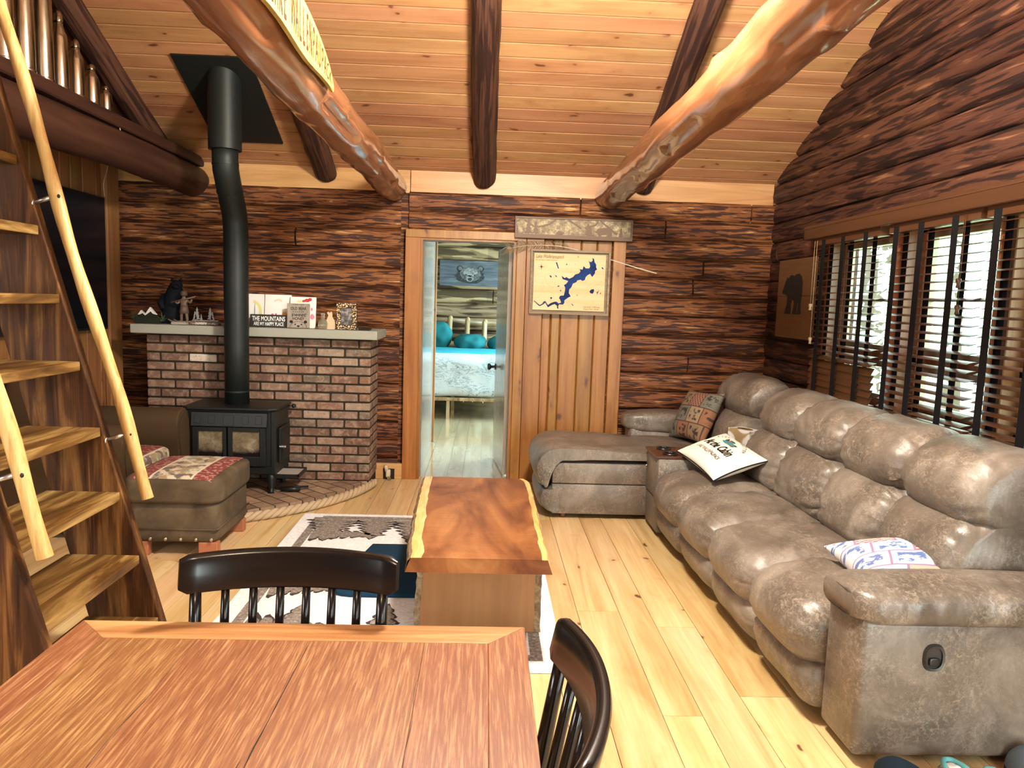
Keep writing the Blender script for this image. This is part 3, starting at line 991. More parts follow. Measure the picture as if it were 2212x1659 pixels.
# stovepipe
sp = thing('stovepipe', 'tall black stovepipe rising with a bend from the stove to the ceiling', 'stovepipe', (-1.75, 5.28, .668))
bm = B()
tube(bm, seg((-1.75, 5.28, .668), (-1.75, 5.28, 1.86), 4) + [(-1.75, 5.275, 1.93), (-1.75, 5.255, 1.99), (-1.749, 5.19, 2.09), (-1.747, 5.115, 2.2), (-1.745, 5.08, 2.25), (-1.745, 5.07, 2.31), (-1.745, 5.07, 2.42)], .083, 28)
obj('flue', bm, PIPE_METAL, sp, True)
bm = B()
for pa, pb in [((-1.75, 5.28, z), (-1.75, 5.28, z + .012)) for z in (.75, 1.2, 1.84)] + [((-1.749, 5.165, 2.125), (-1.749, 5.158, 2.135)), ((-1.745, 5.072, 2.28), (-1.745, 5.072, 2.29))]:
    bm = B(); tube(bm, [pa, pb], .0855, 28); obj('seam_ring', bm, PIPE_METAL, sp, 40)
bm = B(); tube(bm, [(-1.745, 5.07, 2.375), (-1.745, 5.07, 2.9)], .105, 32); obj('double_wall_sleeve', bm, PIPE_METAL, sp, 40)
bm = B(); box(bm, (-2.017, (5.895 - 5.67) / cs, -.012), (-1.528, (5.895 - 4.895) / cs, -.001), M=MX((0, 5.895, ZW), (1, 0, 0), (0, -cs, sn), (0, sn, cs)))
obj('ceiling_shield', bm, PIPE_METAL, sp)

# ---------------------------------------------------------------- on the mantel
MZ = 1.2035
# mountain ornament
o1 = thing('mountain_ornament', 'small dark ornament with white snowy peaks and green sprigs at the mantel left end', 'ornament', (-2.47, 5.54, MZ))
bm = B(); prism(bm, [(-2.56, 5.50), (-2.38, 5.50), (-2.38, 5.58), (-2.56, 5.58)], MZ, MZ + .045, .006)
prism(bm, [(-2.55, 1.24), (-2.52, 1.29), (-2.49, 1.265), (-2.455, 1.315), (-2.42, 1.27), (-2.39, 1.24)], 5.53, 5.545, M=MX((0, 0, 0), (1, 0, 0), (0, 0, 1), (0, 1, 0)))
obj('base', bm, plain('dark_moss', (.018, .022, .014), .9), o1)
bm = B()
prism(bm, [(-2.543, 1.265), (-2.52, 1.298), (-2.49, 1.27), (-2.455, 1.322), (-2.41, 1.268), (-2.435, 1.275), (-2.45, 1.292), (-2.468, 1.278), (-2.49, 1.262), (-2.51, 1.278), (-2.525, 1.268)], 5.522, 5.548, M=MX((0, 0, 0), (1, 0, 0), (0, 0, 1), (0, 1, 0)))
obj('snow_cap', bm, WHITE_PAPER, o1)
bm = B()
R = random.Random(1)
for cx_ in (-2.57, -2.37):
    for k in range(26):
        a = R.uniform(0, PI); l = R.uniform(.03, .07); tube(bm, [(cx_, 5.53, MZ + .02), (cx_ + l * math.cos(a) * .6, 5.53 - R.uniform(-.02, .03), MZ + .02 + l * math.sin(a))], [.002, .0008], 4)
obj('sprig', bm, plain('sprig_green', (.06, .10, .035), .8), o1)
# black bear carving
bear = thing('bear_figurine', 'tall dark blue-black bear figurine standing upright on the mantel behind the skier', 'figurine', (-2.31, 5.62, MZ))
bm = B()
lathe(bm, [(.07, 0), (.092, .02), (.098, .07), (.092, .13), (.08, .19), (.06, .24), (.046, .27), (.03, .3)], (-2.315, 5.63, MZ), 20)
ell(bm, (-2.30, 5.62, MZ + .285), (.042, .045, .04)); ell(bm, (-2.285, 5.575, MZ + .275), (.02, .03, .018))
for s in (-1, 1):
    ell(bm, (-2.30 + s * .032, 5.625, MZ + .322), (.012, .008, .013))
    tube(bm, [(-2.315 + s * .065, 5.62, MZ + .2), (-2.315 + s * .085, 5.58, MZ + .15), (-2.315 + s * .06, 5.55, MZ + .11)], [.028, .026, .02], 10)
    tube(bm, [(-2.315 + s * .05, 5.62, MZ + .06), (-2.315 + s * .06, 5.57, MZ + .03), (-2.315 + s * .06, 5.535, MZ + .018)], [.04, .035, .018], 10)
for v in bm.verts: v.co += v.normal * 0 + Vector((noise.noise(v.co * 60), noise.noise(v.co * 55 + Vector((3, 0, 0))), noise.noise(v.co * 58))) * .004
obj('body', bm, plain('bear_black', (.004, .006, .011), .8), bear, True)
# carved skier
sk = thing('skier_figurine', 'small carved bronze-brown man figurine on skis holding poles on his shoulders', 'figurine', (-2.2, 5.5, MZ))
BRONZE = plain('carved_bronze', (.13, .08, .05), .5)
b0 = Vector((-2.195, 5.49, MZ + .022))
def P(x, y, z): return tuple(b0 + Vector((x, y, z)))
sv = [P(0, 0, .095), P(0, 0, .13), P(0, 0, .155), P(0, 0, .172), P(0, -.002, .19), P(.014, 0, .08), P(.02, -.004, .045), P(.022, 0, .008), P(-.014, 0, .08), P(-.018, -.004, .045), P(-.02, 0, .008), P(-.026, 0, .15), P(-.045, -.01, .128), P(-.06, -.012, .15), P(.026, 0, .15), P(.05, -.008, .138), P(.062, -.012, .165), P(.022, -.02, .003), P(-.02, -.02, .003)]
skin('body', sv, [(0, 1), (1, 2), (2, 3), (3, 4), (0, 5), (5, 6), (6, 7), (7, 17), (0, 8), (8, 9), (9, 10), (10, 18), (2, 11), (11, 12), (12, 13), (2, 14), (14, 15), (15, 16)],
     [.021, .022, .02, .011, .016, .014, .012, .010, .014, .012, .010, .011, .010, .009, .011, .010, .009, .008, .008], BRONZE, sk)
bm = B(); lathe(bm, [(.022, 0), (.025, .018), (.02, .034), (.008, .04)], P(0, .001, .185), 14); obj('hat', bm, plain('carved_hat', (.09, .055, .035), .6), sk, True); bm = B()
lathe(bm, [(.034, 0), (.03, .03), (.024, .06)], P(0, 0, .06), 14); obj('coat', bm, plain('carved_coat', (.10, .062, .04), .6), sk, True)
bm = B()
for dy, dz in ((-.012, 0), (-.004, .006)):
    tube(bm, [P(-.085, dy - .01, .135 + dz), P(.085, dy, .18 + dz)], .003, 8)
obj('pole', bm, BRONZE, sk, True)
bm = B()
for sx in (-.02, .02): tube(bm, [P(sx - .085, -.03, .016), P(sx - .06, -.02, 0), P(sx + .06, .0, 0)], [.005, .007, .006], 8)
obj('ski', bm, BRONZE, sk, True)
bm = B(); vs = box(bm, (b0.x - .08, b0.y - .045, MZ), (b0.x + .03, b0.y + .035, MZ + .02), .006, 2); obj('snowy_base', bm, plain('pale_base', (.34, .31, .27), .8), sk)
# trees sign
ts = thing('tree_word_block', 'small brown block with metal pine trees and white mountains lettering', 'ornament', (-2.06, 5.52, MZ))
bm = B(); box(bm, (-2.16, 5.49, MZ), (-1.955, 5.56, MZ + .03), .003); obj('block', bm, wood('block_wood', [(.06, .03, .015), (.11, .06, .03), (.15, .085, .045)], 0), ts)
bm = B(); Mw = MX((0, 5.525, 0), (1, 0, 0), (0, 0, 1), (0, -1, 0))
def pine(bm, cx, z0, h, w, M, t=.004, tiers=4):
    p = [(cx - w * .07, z0), (cx - w * .07, z0 + h * .12)]
    for k in range(tiers):
        f0 = .12 + .88 * k / tiers; f1 = .12 + .88 * (k + .75) / tiers
        p += [(cx - w * .5 * (1 - k / tiers * .85), z0 + h * f0), (cx - w * .5 * (1 - (k + 1) / tiers * .85) * .62, z0 + h * f1)]
    p.append((cx, z0 + h))
    prism(bm, p + [(2 * cx - q[0], q[1]) for q in p[-2::-1]], 0, t, M=M)
pine(bm, -2.115, MZ + .03, .10, .045, Mw); pine(bm, -2.02, MZ + .03, .10, .045, Mw); pine(bm, -2.005, MZ + .03, .07, .035, Mw); pine(bm, -2.13, MZ + .03, .07, .035, Mw); pine(bm, -2.085, MZ + .03, .05, .02, Mw)
box(bm, (-2.15, 5.515, MZ + .03), (-1.96, 5.535, MZ + .036)); obj('pine_cutout', bm, plain('dull_tin', (.30, .29, .28), .45, .6), ts)
bm = B(); text_pts(bm, 'Mountains', .03, wallM(-2.085, 5.4885, MZ + .006), sx=.8, shear=.3, bold=.0005); text_pts(bm, 'The', .014, wallM(-2.148, 5.4885, MZ + .01), shear=.3); text_pts(bm, 'are calling', .016, wallM(-2.0, 5.4885, MZ + .008), shear=.3, sx=.9)
obj('lettering', bm, WHITE_INK, ts)


# canvases leaning on the wall
def canvas(name, lab, x0, x1, z1, y, tilt, deco):
    t = thing(name, lab, 'canvas', ((x0 + x1) / 2, y, MZ), group='white canvases on the mantel')
    M = MX((x0, y - .02, MZ), (1, 0, 0), (0, math.sin(tilt), math.cos(tilt)), (0, -math.cos(tilt), math.sin(tilt)))
    w = x1 - x0; h = (z1 - MZ) / math.cos(tilt)
    bm = B(); box(bm, (0, 0, -.015), (w, h, 0), .002, M=M); obj('board', bm, WHITE_PAPER, t)
    for nm, col, shapes in deco:
        bm = B()
        for cx_, cy_, rx, ry, a0, a1, th in shapes:
            n = 18
            if th == 0:
                pp = [(cx_ + rx * (1 + .25 * noise.noise(Vector((k * 1.7, cx_ * 40, cy_ * 30)))) * math.cos(2 * PI * k / n), cy_ + ry * (1 + .25 * noise.noise(Vector((k * 1.3, cx_ * 50, 3)))) * math.sin(2 * PI * k / n)) for k in range(n)]
            else:
                aa = [a0 + (a1 - a0) * k / n for k in range(n + 1)]
                pp = [(cx_ + rx * math.cos(a), cy_ + ry * math.sin(a)) for a in aa] + [(cx_ + (rx - th) * math.cos(a), cy_ + (ry - th) * math.sin(a)) for a in aa[::-1]]
            poly(bm, [(min(max(p[0], .002), w - .002), min(max(p[1], .002), h - .002)) for p in pp], M, .0012)
        obj(nm + '_print', bm, plain(nm + '_paint', col, .8), t)


canvas('painted_canvas', 'white canvas with a faint yellow ring, half hidden by the stovepipe', -1.79, -1.652, 1.443, 5.60, .12, [('yellow_ring', (.72, .70, .28), [(.055, .11, .07, .085, -1.5, 1.5, .022)]), ('grey_band', (.35, .36, .33), [(.07, .1, .004, .08, 0, 0, 0)])])
canvas('painted_canvas', 'white canvas with orange bloom low down, between the yellow and pink ones', -1.645, -1.45, 1.443, 5.59, .12, [('peach_stroke', (.80, .60, .42), [(.10, .15, .05, .06, .9, 2.3, .014)]), ('orange_bloom', (.78, .33, .06), [(.15, .095, .022, .018, 0, 0, 0), (.175, .09, .014, .012, 0, 0, 0)]), ('pink_bud', (.65, .12, .22), [(.06, .09, .010, .010, 0, 0, 0), (.085, .092, .008, .011, 0, 0, 0)])])
canvas('painted_canvas', 'white canvas with pink and red flowers behind the honey plaque', -1.452, -1.262, 1.432, 5.565, .12, [('red_flower', (.55, .06, .07), [(.125, .205, .020, .013, 0, 0, 0), (.145, .212, .014, .012, 0, 0, 0), (.10, .20, .012, .009, 0, 0, 0)]), ('pink_flower', (.66, .25, .36), [(.165, .085, .016, .020, 0, 0, 0), (.16, .14, .008, .012, 0, 0, 0)]), ('yellow_touch', (.78, .66, .3), [(.07, .195, .02, .010, 0, 0, 0)])])
# mountains sign
ms = thing('word_sign', 'black block sign with white text about mountains and a happy place', 'sign', (-1.59, 5.5, MZ))
bm = B(); box(bm, (-1.725, 5.50, MZ), (-1.455, 5.53, MZ + .092), .002); obj('block', bm, plain('sign_black', (.018, .016, .014), .6), ms)
bm = B(); text_pts(bm, 'THE MOUNTAINS', .047, wallM(-1.59, 5.4985, MZ + .047), sx=.64, bold=.0008); text_pts(bm, 'ARE MY HAPPY PLACE', .038, wallM(-1.59, 5.4985, MZ + .012), sx=.58, bold=.0006)
obj('lettering', bm, WHITE_INK, ms)
# honey plaque
pq = thing('honey_plaque', 'grey wooden plaque with black old bear honey text and a bear face', 'sign', (-1.37, 5.48, MZ))
Mp = MX((-1.372, 5.485, MZ + .002), (.985, .17, 0), (0, .05, .999), (.17, -.985, .05))
bm = B(); box(bm, (-.08, 0, -.012), (.08, .178, 0), .002, M=Mp); obj('board', bm, wood('grey_plaque', [(.2, .16, .12), (.29, .24, .19), (.36, .31, .25)], 2, 3, 20), pq)
bm = B(); Mq = Mp @ Matrix.Translation((0, 0, .001))
text_pts(bm, 'OLD BEAR', .03, Mq @ Matrix.Translation((0, .132, 0)), sx=.78, bold=.0006); text_pts(bm, 'sweet', .04, Mq @ Matrix.Translation((0, .085, 0)), sx=1.05, shear=.25, bold=.0004); text_pts(bm, 'HONEY', .03, Mq @ Matrix.Translation((0, .058, 0)), sx=.8, bold=.0006)
for yy in (.168, .121, .113):
    for k in range(6): poly(bm, [(-.04 + k * .014, yy), (-.03 + k * .014, yy), (-.03 + k * .014, yy + .003), (-.04 + k * .014, yy + .003)], Mq)
obj('lettering', bm, DARK_INK, pq); bm = B()
for s in (-1, 1):
    poly(bm, [(s * .05 + .012 * math.cos(a), .045 + .011 * math.sin(a)) for a in [2 * PI * k / 12 for k in range(12)]], Mq)
    poly(bm, [(s * .022 + .006 * math.cos(a), .026 + .005 * math.sin(a)) for a in [2 * PI * k / 12 for k in range(12)]], Mq)
aa = [PI * k / 20 for k in range(21)]
for k in range(20):
    f = lambda a, r: (r * 1.0 * math.cos(a), .003 + r * .75 * math.sin(a))
    poly(bm, [f(aa[k], .058), f(aa[k], .061), f(aa[k + 1], .061), f(aa[k + 1], .058)], Mq)
poly(bm, [(-.012, .014), (0, .004), (.012, .014), (.007, .019), (-.007, .019)], Mq)
obj('bear_face_print', bm, DARK_INK, pq)
# bottle, wooden bear, photo frame, black box
GB = Mt('clear_bottle_glass', (.8, .78, .6), .05, spec=.6); GB.b.inputs['Transmission Weight'].default_value = .85
o = None
bm = B(); lathe(bm, [(.028, 0), (.034, .01), (.035, .04), (.027, .06), (.015, .078), (.0125, .1), (.015, .104), (.0155, .115), (.012, .117)], (-1.19, 5.47, MZ), 20); gb = obj('glass_bottle', bm, GB.m, smooth=True, recenter=True); tag(gb, 'small clear glass bottle on the mantel beside the photo frame', 'bottle')
Mw = MX((0, 5.50, 0), (1, 0, 0), (0, 0, 1), (0, -1, 0))
cb = spline([(-1.175, MZ), (-1.17, MZ + .06), (-1.155, MZ + .1), (-1.165, MZ + .118), (-1.155, MZ + .126), (-1.145, MZ + .12), (-1.135, MZ + .128), (-1.127, MZ + .118), (-1.125, MZ + .09), (-1.108, MZ + .06), (-1.103, MZ + .02), (-1.112, MZ)], 60)
bm = B(); prism(bm, [tuple(p[:2]) for p in cb], 0, .012, M=Mw); wb = obj('wooden_bear_cutout', bm, plain('birch_cutout', (.62, .47, .3), .7), recenter=True); tag(wb, 'pale plywood sitting bear cutout between the bottle and photo frame', 'ornament')
pf = thing('photo_frame', 'photo frame covered in small round wood slices at the mantel right end', 'picture frame', (-1.02, 5.46, MZ))
Mf = MX((-1.095, 5.465, MZ + .001), (.998, -.03, 0), (0, .06, .998), (-.03, -.998, .06))
bm = B()
for (a, b, c, d) in ((0, .035, 0, .195), (.118, .153, 0, .195), (.035, .118, 0, .037), (.035, .118, .158, .195)): box(bm, (a, c, -.014), (b, d, 0), M=Mf)
obj('border', bm, plain('frame_black', (.02, .012, .008), .6), pf)
bm = B(); R = random.Random(9); spots = []
for k in range(1500):
    x, y, r = R.uniform(.004, .149), R.uniform(.004, .191), R.choice((.0085, .0065, .005, .0038))
    if .036 - r < x < .117 + r and .038 - r < y < .157 + r: continue
    if x < r or x > .153 - r or y < r or y > .195 - r: continue
    if all((x - a) ** 2 + (y - b) ** 2 > (r + c + .0009) ** 2 for a, b, c in spots):
        spots.append((x, y, r)); poly(bm, [(x + r * math.cos(t), y + r * math.sin(t)) for t in [2 * PI * q / 9 for q in range(9)]], Mf, .0015)
obj('wood_slices', bm, plain('wood_slice', (.68, .47, .24), .7), pf)
ph = Mt('old_photo', (.2, .2, .2), .35); ph.color(ph.ramp(ph.noise(ph.co((1, 1, 1)), 26, 3, .5, .5), [(.35, (.03, .025, .025)), (.5, (.14, .125, .12)), (.65, (.42, .4, .38))]))
bm = B(); box(bm, (.034, .036, -.012), (.119, .159, -.006), M=Mf); obj('photo', bm, ph.m, pf)
bm = B(); box(bm, (-.93, 5.45, MZ), (-.845, 5.53, MZ + .018), .004); o = obj('black_case', bm, BLACK_PLASTIC, recenter=True); tag(o, 'flat black case lying at the far right end of the mantel', 'case')

# outlet with plug-in freshener
ot = thing('wall_outlet', 'black outlet plate in the baseboard right of the fireplace', 'outlet', (-.745, 5.865, .045))
bm = B(); box(bm, (-.79, 5.858, .0), (-.70, 5.866, .085), .002); obj('plate', bm, BLACK_PLASTIC, ot)
fr_ = thing('air_freshener', 'cream plug-in air freshener in the low outlet', 'air freshener', (-.745, 5.845, .02))
bm = B(); rbox(bm, (-.765, 5.81, .02), (-.728, 5.858, .085), 4, 6); tube(bm, [(-.757, 5.83, .07), (-.768, 5.82, .12)], [.016, .012], 12); obj('body', bm, plain('cream_plastic', (.6, .52, .38), .4), fr_, True)
bm = B(); tube(bm, [(-.74, 5.82, .03), (-.735, 5.815, -.0)], [.014, .012], 12); obj('vial', bm, GB.m, fr_, True)

# ---------------------------------------------------------------- armchair and ottoman
PAT = Mt('lodge_weave', (.5, .42, .3), .9)
px = PAT.sep(PAT.tc())[0]
nn = PAT.noise(PAT.co((1, 1, 1)), 16, 4, .6, .4)
cream = PAT.mix(PAT.ramp(nn, [(.42, 0.), (.52, 1.)]), (.56, .50, .36), PAT.ramp(PAT.noise(PAT.co((1, 1, 1)), 7, 2), [(.4, (.13, .10, .09)), (.5, (.30, .22, .13)), (.62, (.24, .27, .17))], 'CONSTANT'))
red = PAT.mix(PAT.ramp(PAT.noise(PAT.co((1, 1, 1)), 40, 2), [(.52, 0.), (.6, 1.)]), (.20, .035, .03), (.38, .22, .17))
LODGE = PAT
band = PAT.math('ABSOLUTE', PAT.math('SUBTRACT', PAT.math('MODULO', PAT.math('ADD', px, 44.22), .44), .22))
c = PAT.mix(PAT.ramp(band, [(0, 0.), (.108, 0.), (.112, 1.)], 'CONSTANT'), cream, red)
c = PAT.mix(PAT.ramp(PAT.math('ABSOLUTE', PAT.math('SUBTRACT', band, .11)), [(.0, 1.), (.006, 1.), (.008, 0.)]), c, (.6, .55, .42))
PAT.color(c)
LODGE = PAT.m
ot = thing('ottoman', 'brown suede ottoman with woven lodge pattern top and brass nailheads', 'ottoman', (-1.68, 4.27, 0))
bm = B(); rbox(bm, (-1.925, 3.99, .075), (-1.437, 4.54, .305), 14, 10); obj('base', bm, SUEDE, ot, True)
bm = B()
rbox(bm, (-1.945, 3.965, .29), (-1.415, 4.565, .445), 8, 16, lambda u, p: p + Vector((0, 0, .012 * (1 - u.x ** 2) * (1 - u.y ** 2) * (u.z > 0)))); obj('cushion', bm, SUEDE, ot, True)
bm = B()
n = 20; g_ = []
for i in range(n + 1):
    rw = []
    for j in range(n + 1):
        u = -1 + 2 * i / n; v = -1 + 2 * j / n
        x = -1.68 + u * .222; y = 4.265 + v * .288
        ku = abs(u * .222 / .265) ** 8 + abs(v * .288 / .30) ** 8
        zz = .3675 + .0775 * max(0, 1 - ku) ** .125 + .012 * (1 - (u * .8) ** 2) * (1 - (v * .95) ** 2) + .0025
        rw.append(bm.verts.new((x, y, zz)))
    g_.append(rw)
for i in range(n):
    for j in range(n): bm.faces.new((g_[i][j], g_[i + 1][j], g_[i + 1][j + 1], g_[i][j + 1]))
obj('woven_panel', bm, LODGE, ot, True)
bm = B()
for x in (-1.90, -1.46):
    for y in (4.02, 4.46):
        bm = B(); w = .1 if y < 4.2 else .05
        prism(bm, [(x - .03 if x < -1.7 else x - .085, y - .02), (x + .085 if x < -1.7 else x + .02, y - .02), (x + .085 if x < -1.7 else x + .02, y + .03), (x - .03 if x < -1.7 else x - .085, y + .03)], 0, .08, .006)
        obj('leg', bm, plain('reddish_leg', (.36, .13, .06), .5), ot)
bm = B()
for k in range(6): ell(bm, (-1.47 - k * .082, 3.988, .098), (.011, .007, .011), seg=10)
obj('nailheads', bm, plain('brass_nail', (.45, .38, .26), .3, .9), ot, True)
bm = B(); tube(bm, [(-1.92, 3.987, .155), (-1.445, 3.987, .155), (-1.436, 4.0, .155), (-1.436, 4.53, .155)], .0045, 8); obj('welt', bm, SUEDE, ot, True)

ac = thing('armchair', 'dark brown suede armchair with rolled arms and woven seat beside the fireplace', 'armchair', (-2.4, 4.65, 0))
bm = B(); rbox(bm, (-2.78, 4.22, .05), (-2.06, 5.10, .33), 12, 8); obj('base', bm, SUEDE_DARK, ac, True)
for y0, y1 in ((4.90, 5.14), (4.20, 4.42)):
    bm = B()
    ym = (y0 + y1) / 2; w = (y1 - y0) / 2
    prof = spline([(ym - w * .75, .06), (ym - w * .8, .35), (ym - w, .5), (ym - w * .75, .62), (ym, .665), (ym + w * .75, .62), (ym + w, .5), (ym + w * .8, .35), (ym + w * .75, .06)], 40)
    prism(bm, [(p.x, p.y) for p in prof], -2.76, -2.02 if y0 > 4.6 else -2.04, .03, 3, M=MX((0, 0, 0), (0, 1, 0), (0, 0, 1), (1, 0, 0)))
    obj('arm', bm, SUEDE_DARK, ac, 60)
    bm = B(); xf = -2.018 if y0 > 4.6 else -2.038; pf = [(ym + (p.x - ym) * .72, .36 + (p.y - .36) * .86) for p in prof]; prism(bm, pf, xf, xf + .006, .003, 1, M=MX((0, 0, 0), (0, 1, 0), (0, 0, 1), (1, 0, 0))); obj('arm_front', bm, SUEDE_DARK, ac, 40)
bm = B(); rbox(bm, (-2.62, 4.42, .30), (-2.03, 4.90, .445), 5, 12); sc_ = obj('seat_cushion', bm, LODGE, ac, True)
bm = B(); rbox(bm, (-2.82, 4.36, .3), (-2.55, 4.96, .98), 5, 12); obj('back', bm, SUEDE_DARK, ac, True)
bm = B()
for x in (-2.75, -2.12):
    for y in (4.26, 5.06): box(bm, (x - .03, y - .03, 0), (x + .03, y + .03, .06))
obj('feet', bm, plain('dark_foot', (.06, .03, .02), .5), ac)

# ---------------------------------------------------------------- screen, cord, loft stair
tv = thing('flat_screen', 'large dark flat screen hung on the pine boards behind the stair', 'television', (-2.8, 4.8, 1.15))
bm = B(); box(bm, (-2.835, 3.98, 1.148), (-2.80, 5.61, 2.105), .004); obj('housing', bm, BLACK_PLASTIC, tv)
bm = B(); box(bm, (-2.801, 3.99, 1.165), (-2.798, 5.60, 2.095)); obj('panel', bm, SCREEN, tv)
bm = B(); box(bm, (-2.862, 4.5, 1.4), (-2.83, 5.1, 1.8)); obj('mount', bm, BLACK_METAL, tv)
bm = B(); tube(bm, spline([(-2.21, 4.62, 2.42), (-2.26, 4.75, 2.30), (-2.5, 5.1, 2.32), (-2.7, 5.45, 2.27), (-2.79, 5.58, 2.2), (-2.80, 5.61, 2.11)], 40, False), .0035, 6)
o = obj('thin_cord', bm, plain('cord_tan', (.5, .36, .24), .6), smooth=True, recenter=True); tag(o, 'thin pale cord drooping from the loft beam to the corner of the screen', 'cord')
bm = B(); box(bm, (-2.86, 5.66, 0), (-2.81, 5.85, 2.4), .01); struct('trim_7', bm, PINE_DARK)

ld = thing('loft_stair', 'steep stained plank stair with peeled pole handrails leading up to the loft', 'stair', (-1.5, 2.6, 0))
STAIR_EDGE = wood('worn_lit_stair_edge', [(.12, .055, .018), (.28, .16, .06), (.46, .30, .13)], 2, 1.4, 16, .5, 0, .2, fine=.4)  # paler front edges: wear, plus the light on them painted in
def fx(z): return -1.285 - .27 * (z - .136)
SW = .275
for ya, yb in ((2.92, 2.965), (2.235, 2.28)):
    bm = B()
    z1 = 2.42
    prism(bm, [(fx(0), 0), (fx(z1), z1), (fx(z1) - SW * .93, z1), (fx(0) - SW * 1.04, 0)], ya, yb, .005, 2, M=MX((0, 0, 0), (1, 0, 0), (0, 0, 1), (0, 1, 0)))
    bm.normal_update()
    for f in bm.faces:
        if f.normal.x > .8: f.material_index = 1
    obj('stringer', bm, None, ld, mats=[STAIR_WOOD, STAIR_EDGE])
for k in range(9):
    z = .136 + .257 * k
    bm = B(); x1 = fx(z) - .004
    vs = box(bm, (x1 - .285, 2.282, z - .036), (x1, 2.918, z), .004, 2)
    obj('tread', bm, TREAD_WOOD, ld)
for yy, zt in ((2.945, 3.0), (2.258, 3.0)):
    bm = B()
    pts = [(fx(z) + .085 + .006 * math.sin(z * 5 + yy), yy + .004 * math.sin(z * 7), z) for z in [.62 + (zt - .62) * i / 40 for i in range(41)]]
    tube(bm, pts, [.0235 + .002 * math.sin(i * .9 + yy) for i in range(41)], 14, wob=.06)
    h = obj('handrail', bm, POLE_WOOD, ld, 50)
    for z in (.88, 1.79):
        bm = B(); tube(bm, [(fx(z) - .01, yy - .01, z - .03), (fx(z) + .075, yy - .004, z)], .0085, 10); lathe(bm, [(.016, 0), (.016, .006)], n=12, M=MX((fx(z), yy - .01, z - .03), (0, 1, 0), (0, 0, 1), (1, 0, 0)))
        obj('bracket', bm, STEEL, h, True)
        bm = B(); ell(bm, (fx(z) + .1, yy - .018, z), (.006, .006, .008), seg=8); obj('screw_cap', bm, BLACK_METAL, h, True)

# brass shells along the loft edge
BRASS = Mt('tarnished_brass', (.36, .27, .17), .24, 1.0)
BRASS.color(BRASS.ramp(BRASS.noise(BRASS.co((6, 6, 1.2)), 1.6, 4), [(.32, (.11, .095, .07)), (.5, (.32, .275, .20)), (.7, (.62, .57, .49))])); BRASS = BRASS.m
shells = [(4.575, .15, .034, 1), (4.42, .225, .040, 1), (4.262, .305, .040, 1), (4.105, .395, .042, 1), (3.955, .56, .050, 1), (3.80, .62, .050, 0), (3.64, .66, .052, 0)]
names = ['shortest brass shell case, nearest the back wall on the loft edge', 'second shortest brass shell case on the loft edge', 'third shortest brass shell case on the loft edge', 'middle brass shell case of the rising row on the loft edge', 'tall thick brass shell case just left of the middle one', 'tall brass shell case seen right of the pale handrail top', 'tallest brass shell case, behind the top of the pale handrail']
for (y, h, r, nk), lab in zip(shells, names):
    t = thing('shell_case', lab, 'shell case', (-2.262, y, 2.472), group='brass shell cases on the loft edge')
    bm = B()
    pr = [(r * 1.06, 0), (r * 1.06, .012), (r * .97, .016), (r, .03), (r * .97, h * .66)]
    if h < .5: pr += [(r * .9, h * .70), (r * .55, h * .80), (r * .52, h * .84)]
    else: pr += [(r * .95, h * .9), (r * .93, h)]
    lathe(bm, pr, (-2.262, y, 2.472), 28); obj('case', bm, BRASS, t, 40)
    if h < .5:
        bm = B(); lathe(bm, [(r * .53, h * .84), (r * .55, h * .88), (r * .5, h * .95), (r * .3, h)], (-2.262, y, 2.472), 24); obj('tip', bm, BRASS, t, True)

# lake sign on the left beam
ls = thing('lake_sign', 'yellow arched wooden sign with carved lake name fixed to the left tie beam', 'sign', (-.65, 2.6, 2.25))
SGN = Mt('yellow_pine_sign', (.8, .6, .16), .5)
SGN.color(SGN.ramp(SGN.noise(SGN.co((3, 3, 16)), 1.6, 4, .6, 1.), [(.3, (.22, .12, .02)), (.45, (.36, .25, .055)), (.7, (.42, .31, .085))]))
def sgz(y): return 2.255 + .165 * max(0, 1 - ((y - 2.40) / .68) ** 2) ** .6
top = [(y, sgz(y)) for y in [3.07 - 1.3 * i / 40 for i in range(41)]]
bot = [(1.77 + 1.3 * i / 12, 2.245 - .008 * math.sin(i)) for i in range(13)]
bm = B(); prism(bm, bot + top, -.643, -.628, .003, 1, M=MX((0, 0, 0), (0, 1, 0), (0, 0, 1), (1, 0, 0)))
obj('board', bm, SGN.m, ls)
bm = B()
Ms = MX((-.6265, 0, 0), (0, 1, 0), (0, 0, 1), (1, 0, 0))
word = 'LAKE WALLENPAUPACK'
ys = [2.19 + .83 * (i + .5) / len(word) for i in range(len(word))]
for ch, y in zip(word, ys):
    if ch == ' ': continue
    hgt = max(.03, sgz(y) - 2.275)
    text_pts(bm, ch, .10, Ms @ Matrix.Translation((y, 2.268, 0)) @ Matrix.Diagonal((1, hgt / .078, 1, 1)), sx=.55)
obj('lettering', bm, plain('burnt_letter', (.05, .018, .004), .8), ls)
# ---------------------------------------------------------------- reclining sofa
SY = [4.49, 3.98, 3.45, 2.92, 2.425]


def sdx(y): return .055 * (4.4 - y) / 2.0            # the sofa front drifts out towards the near arm


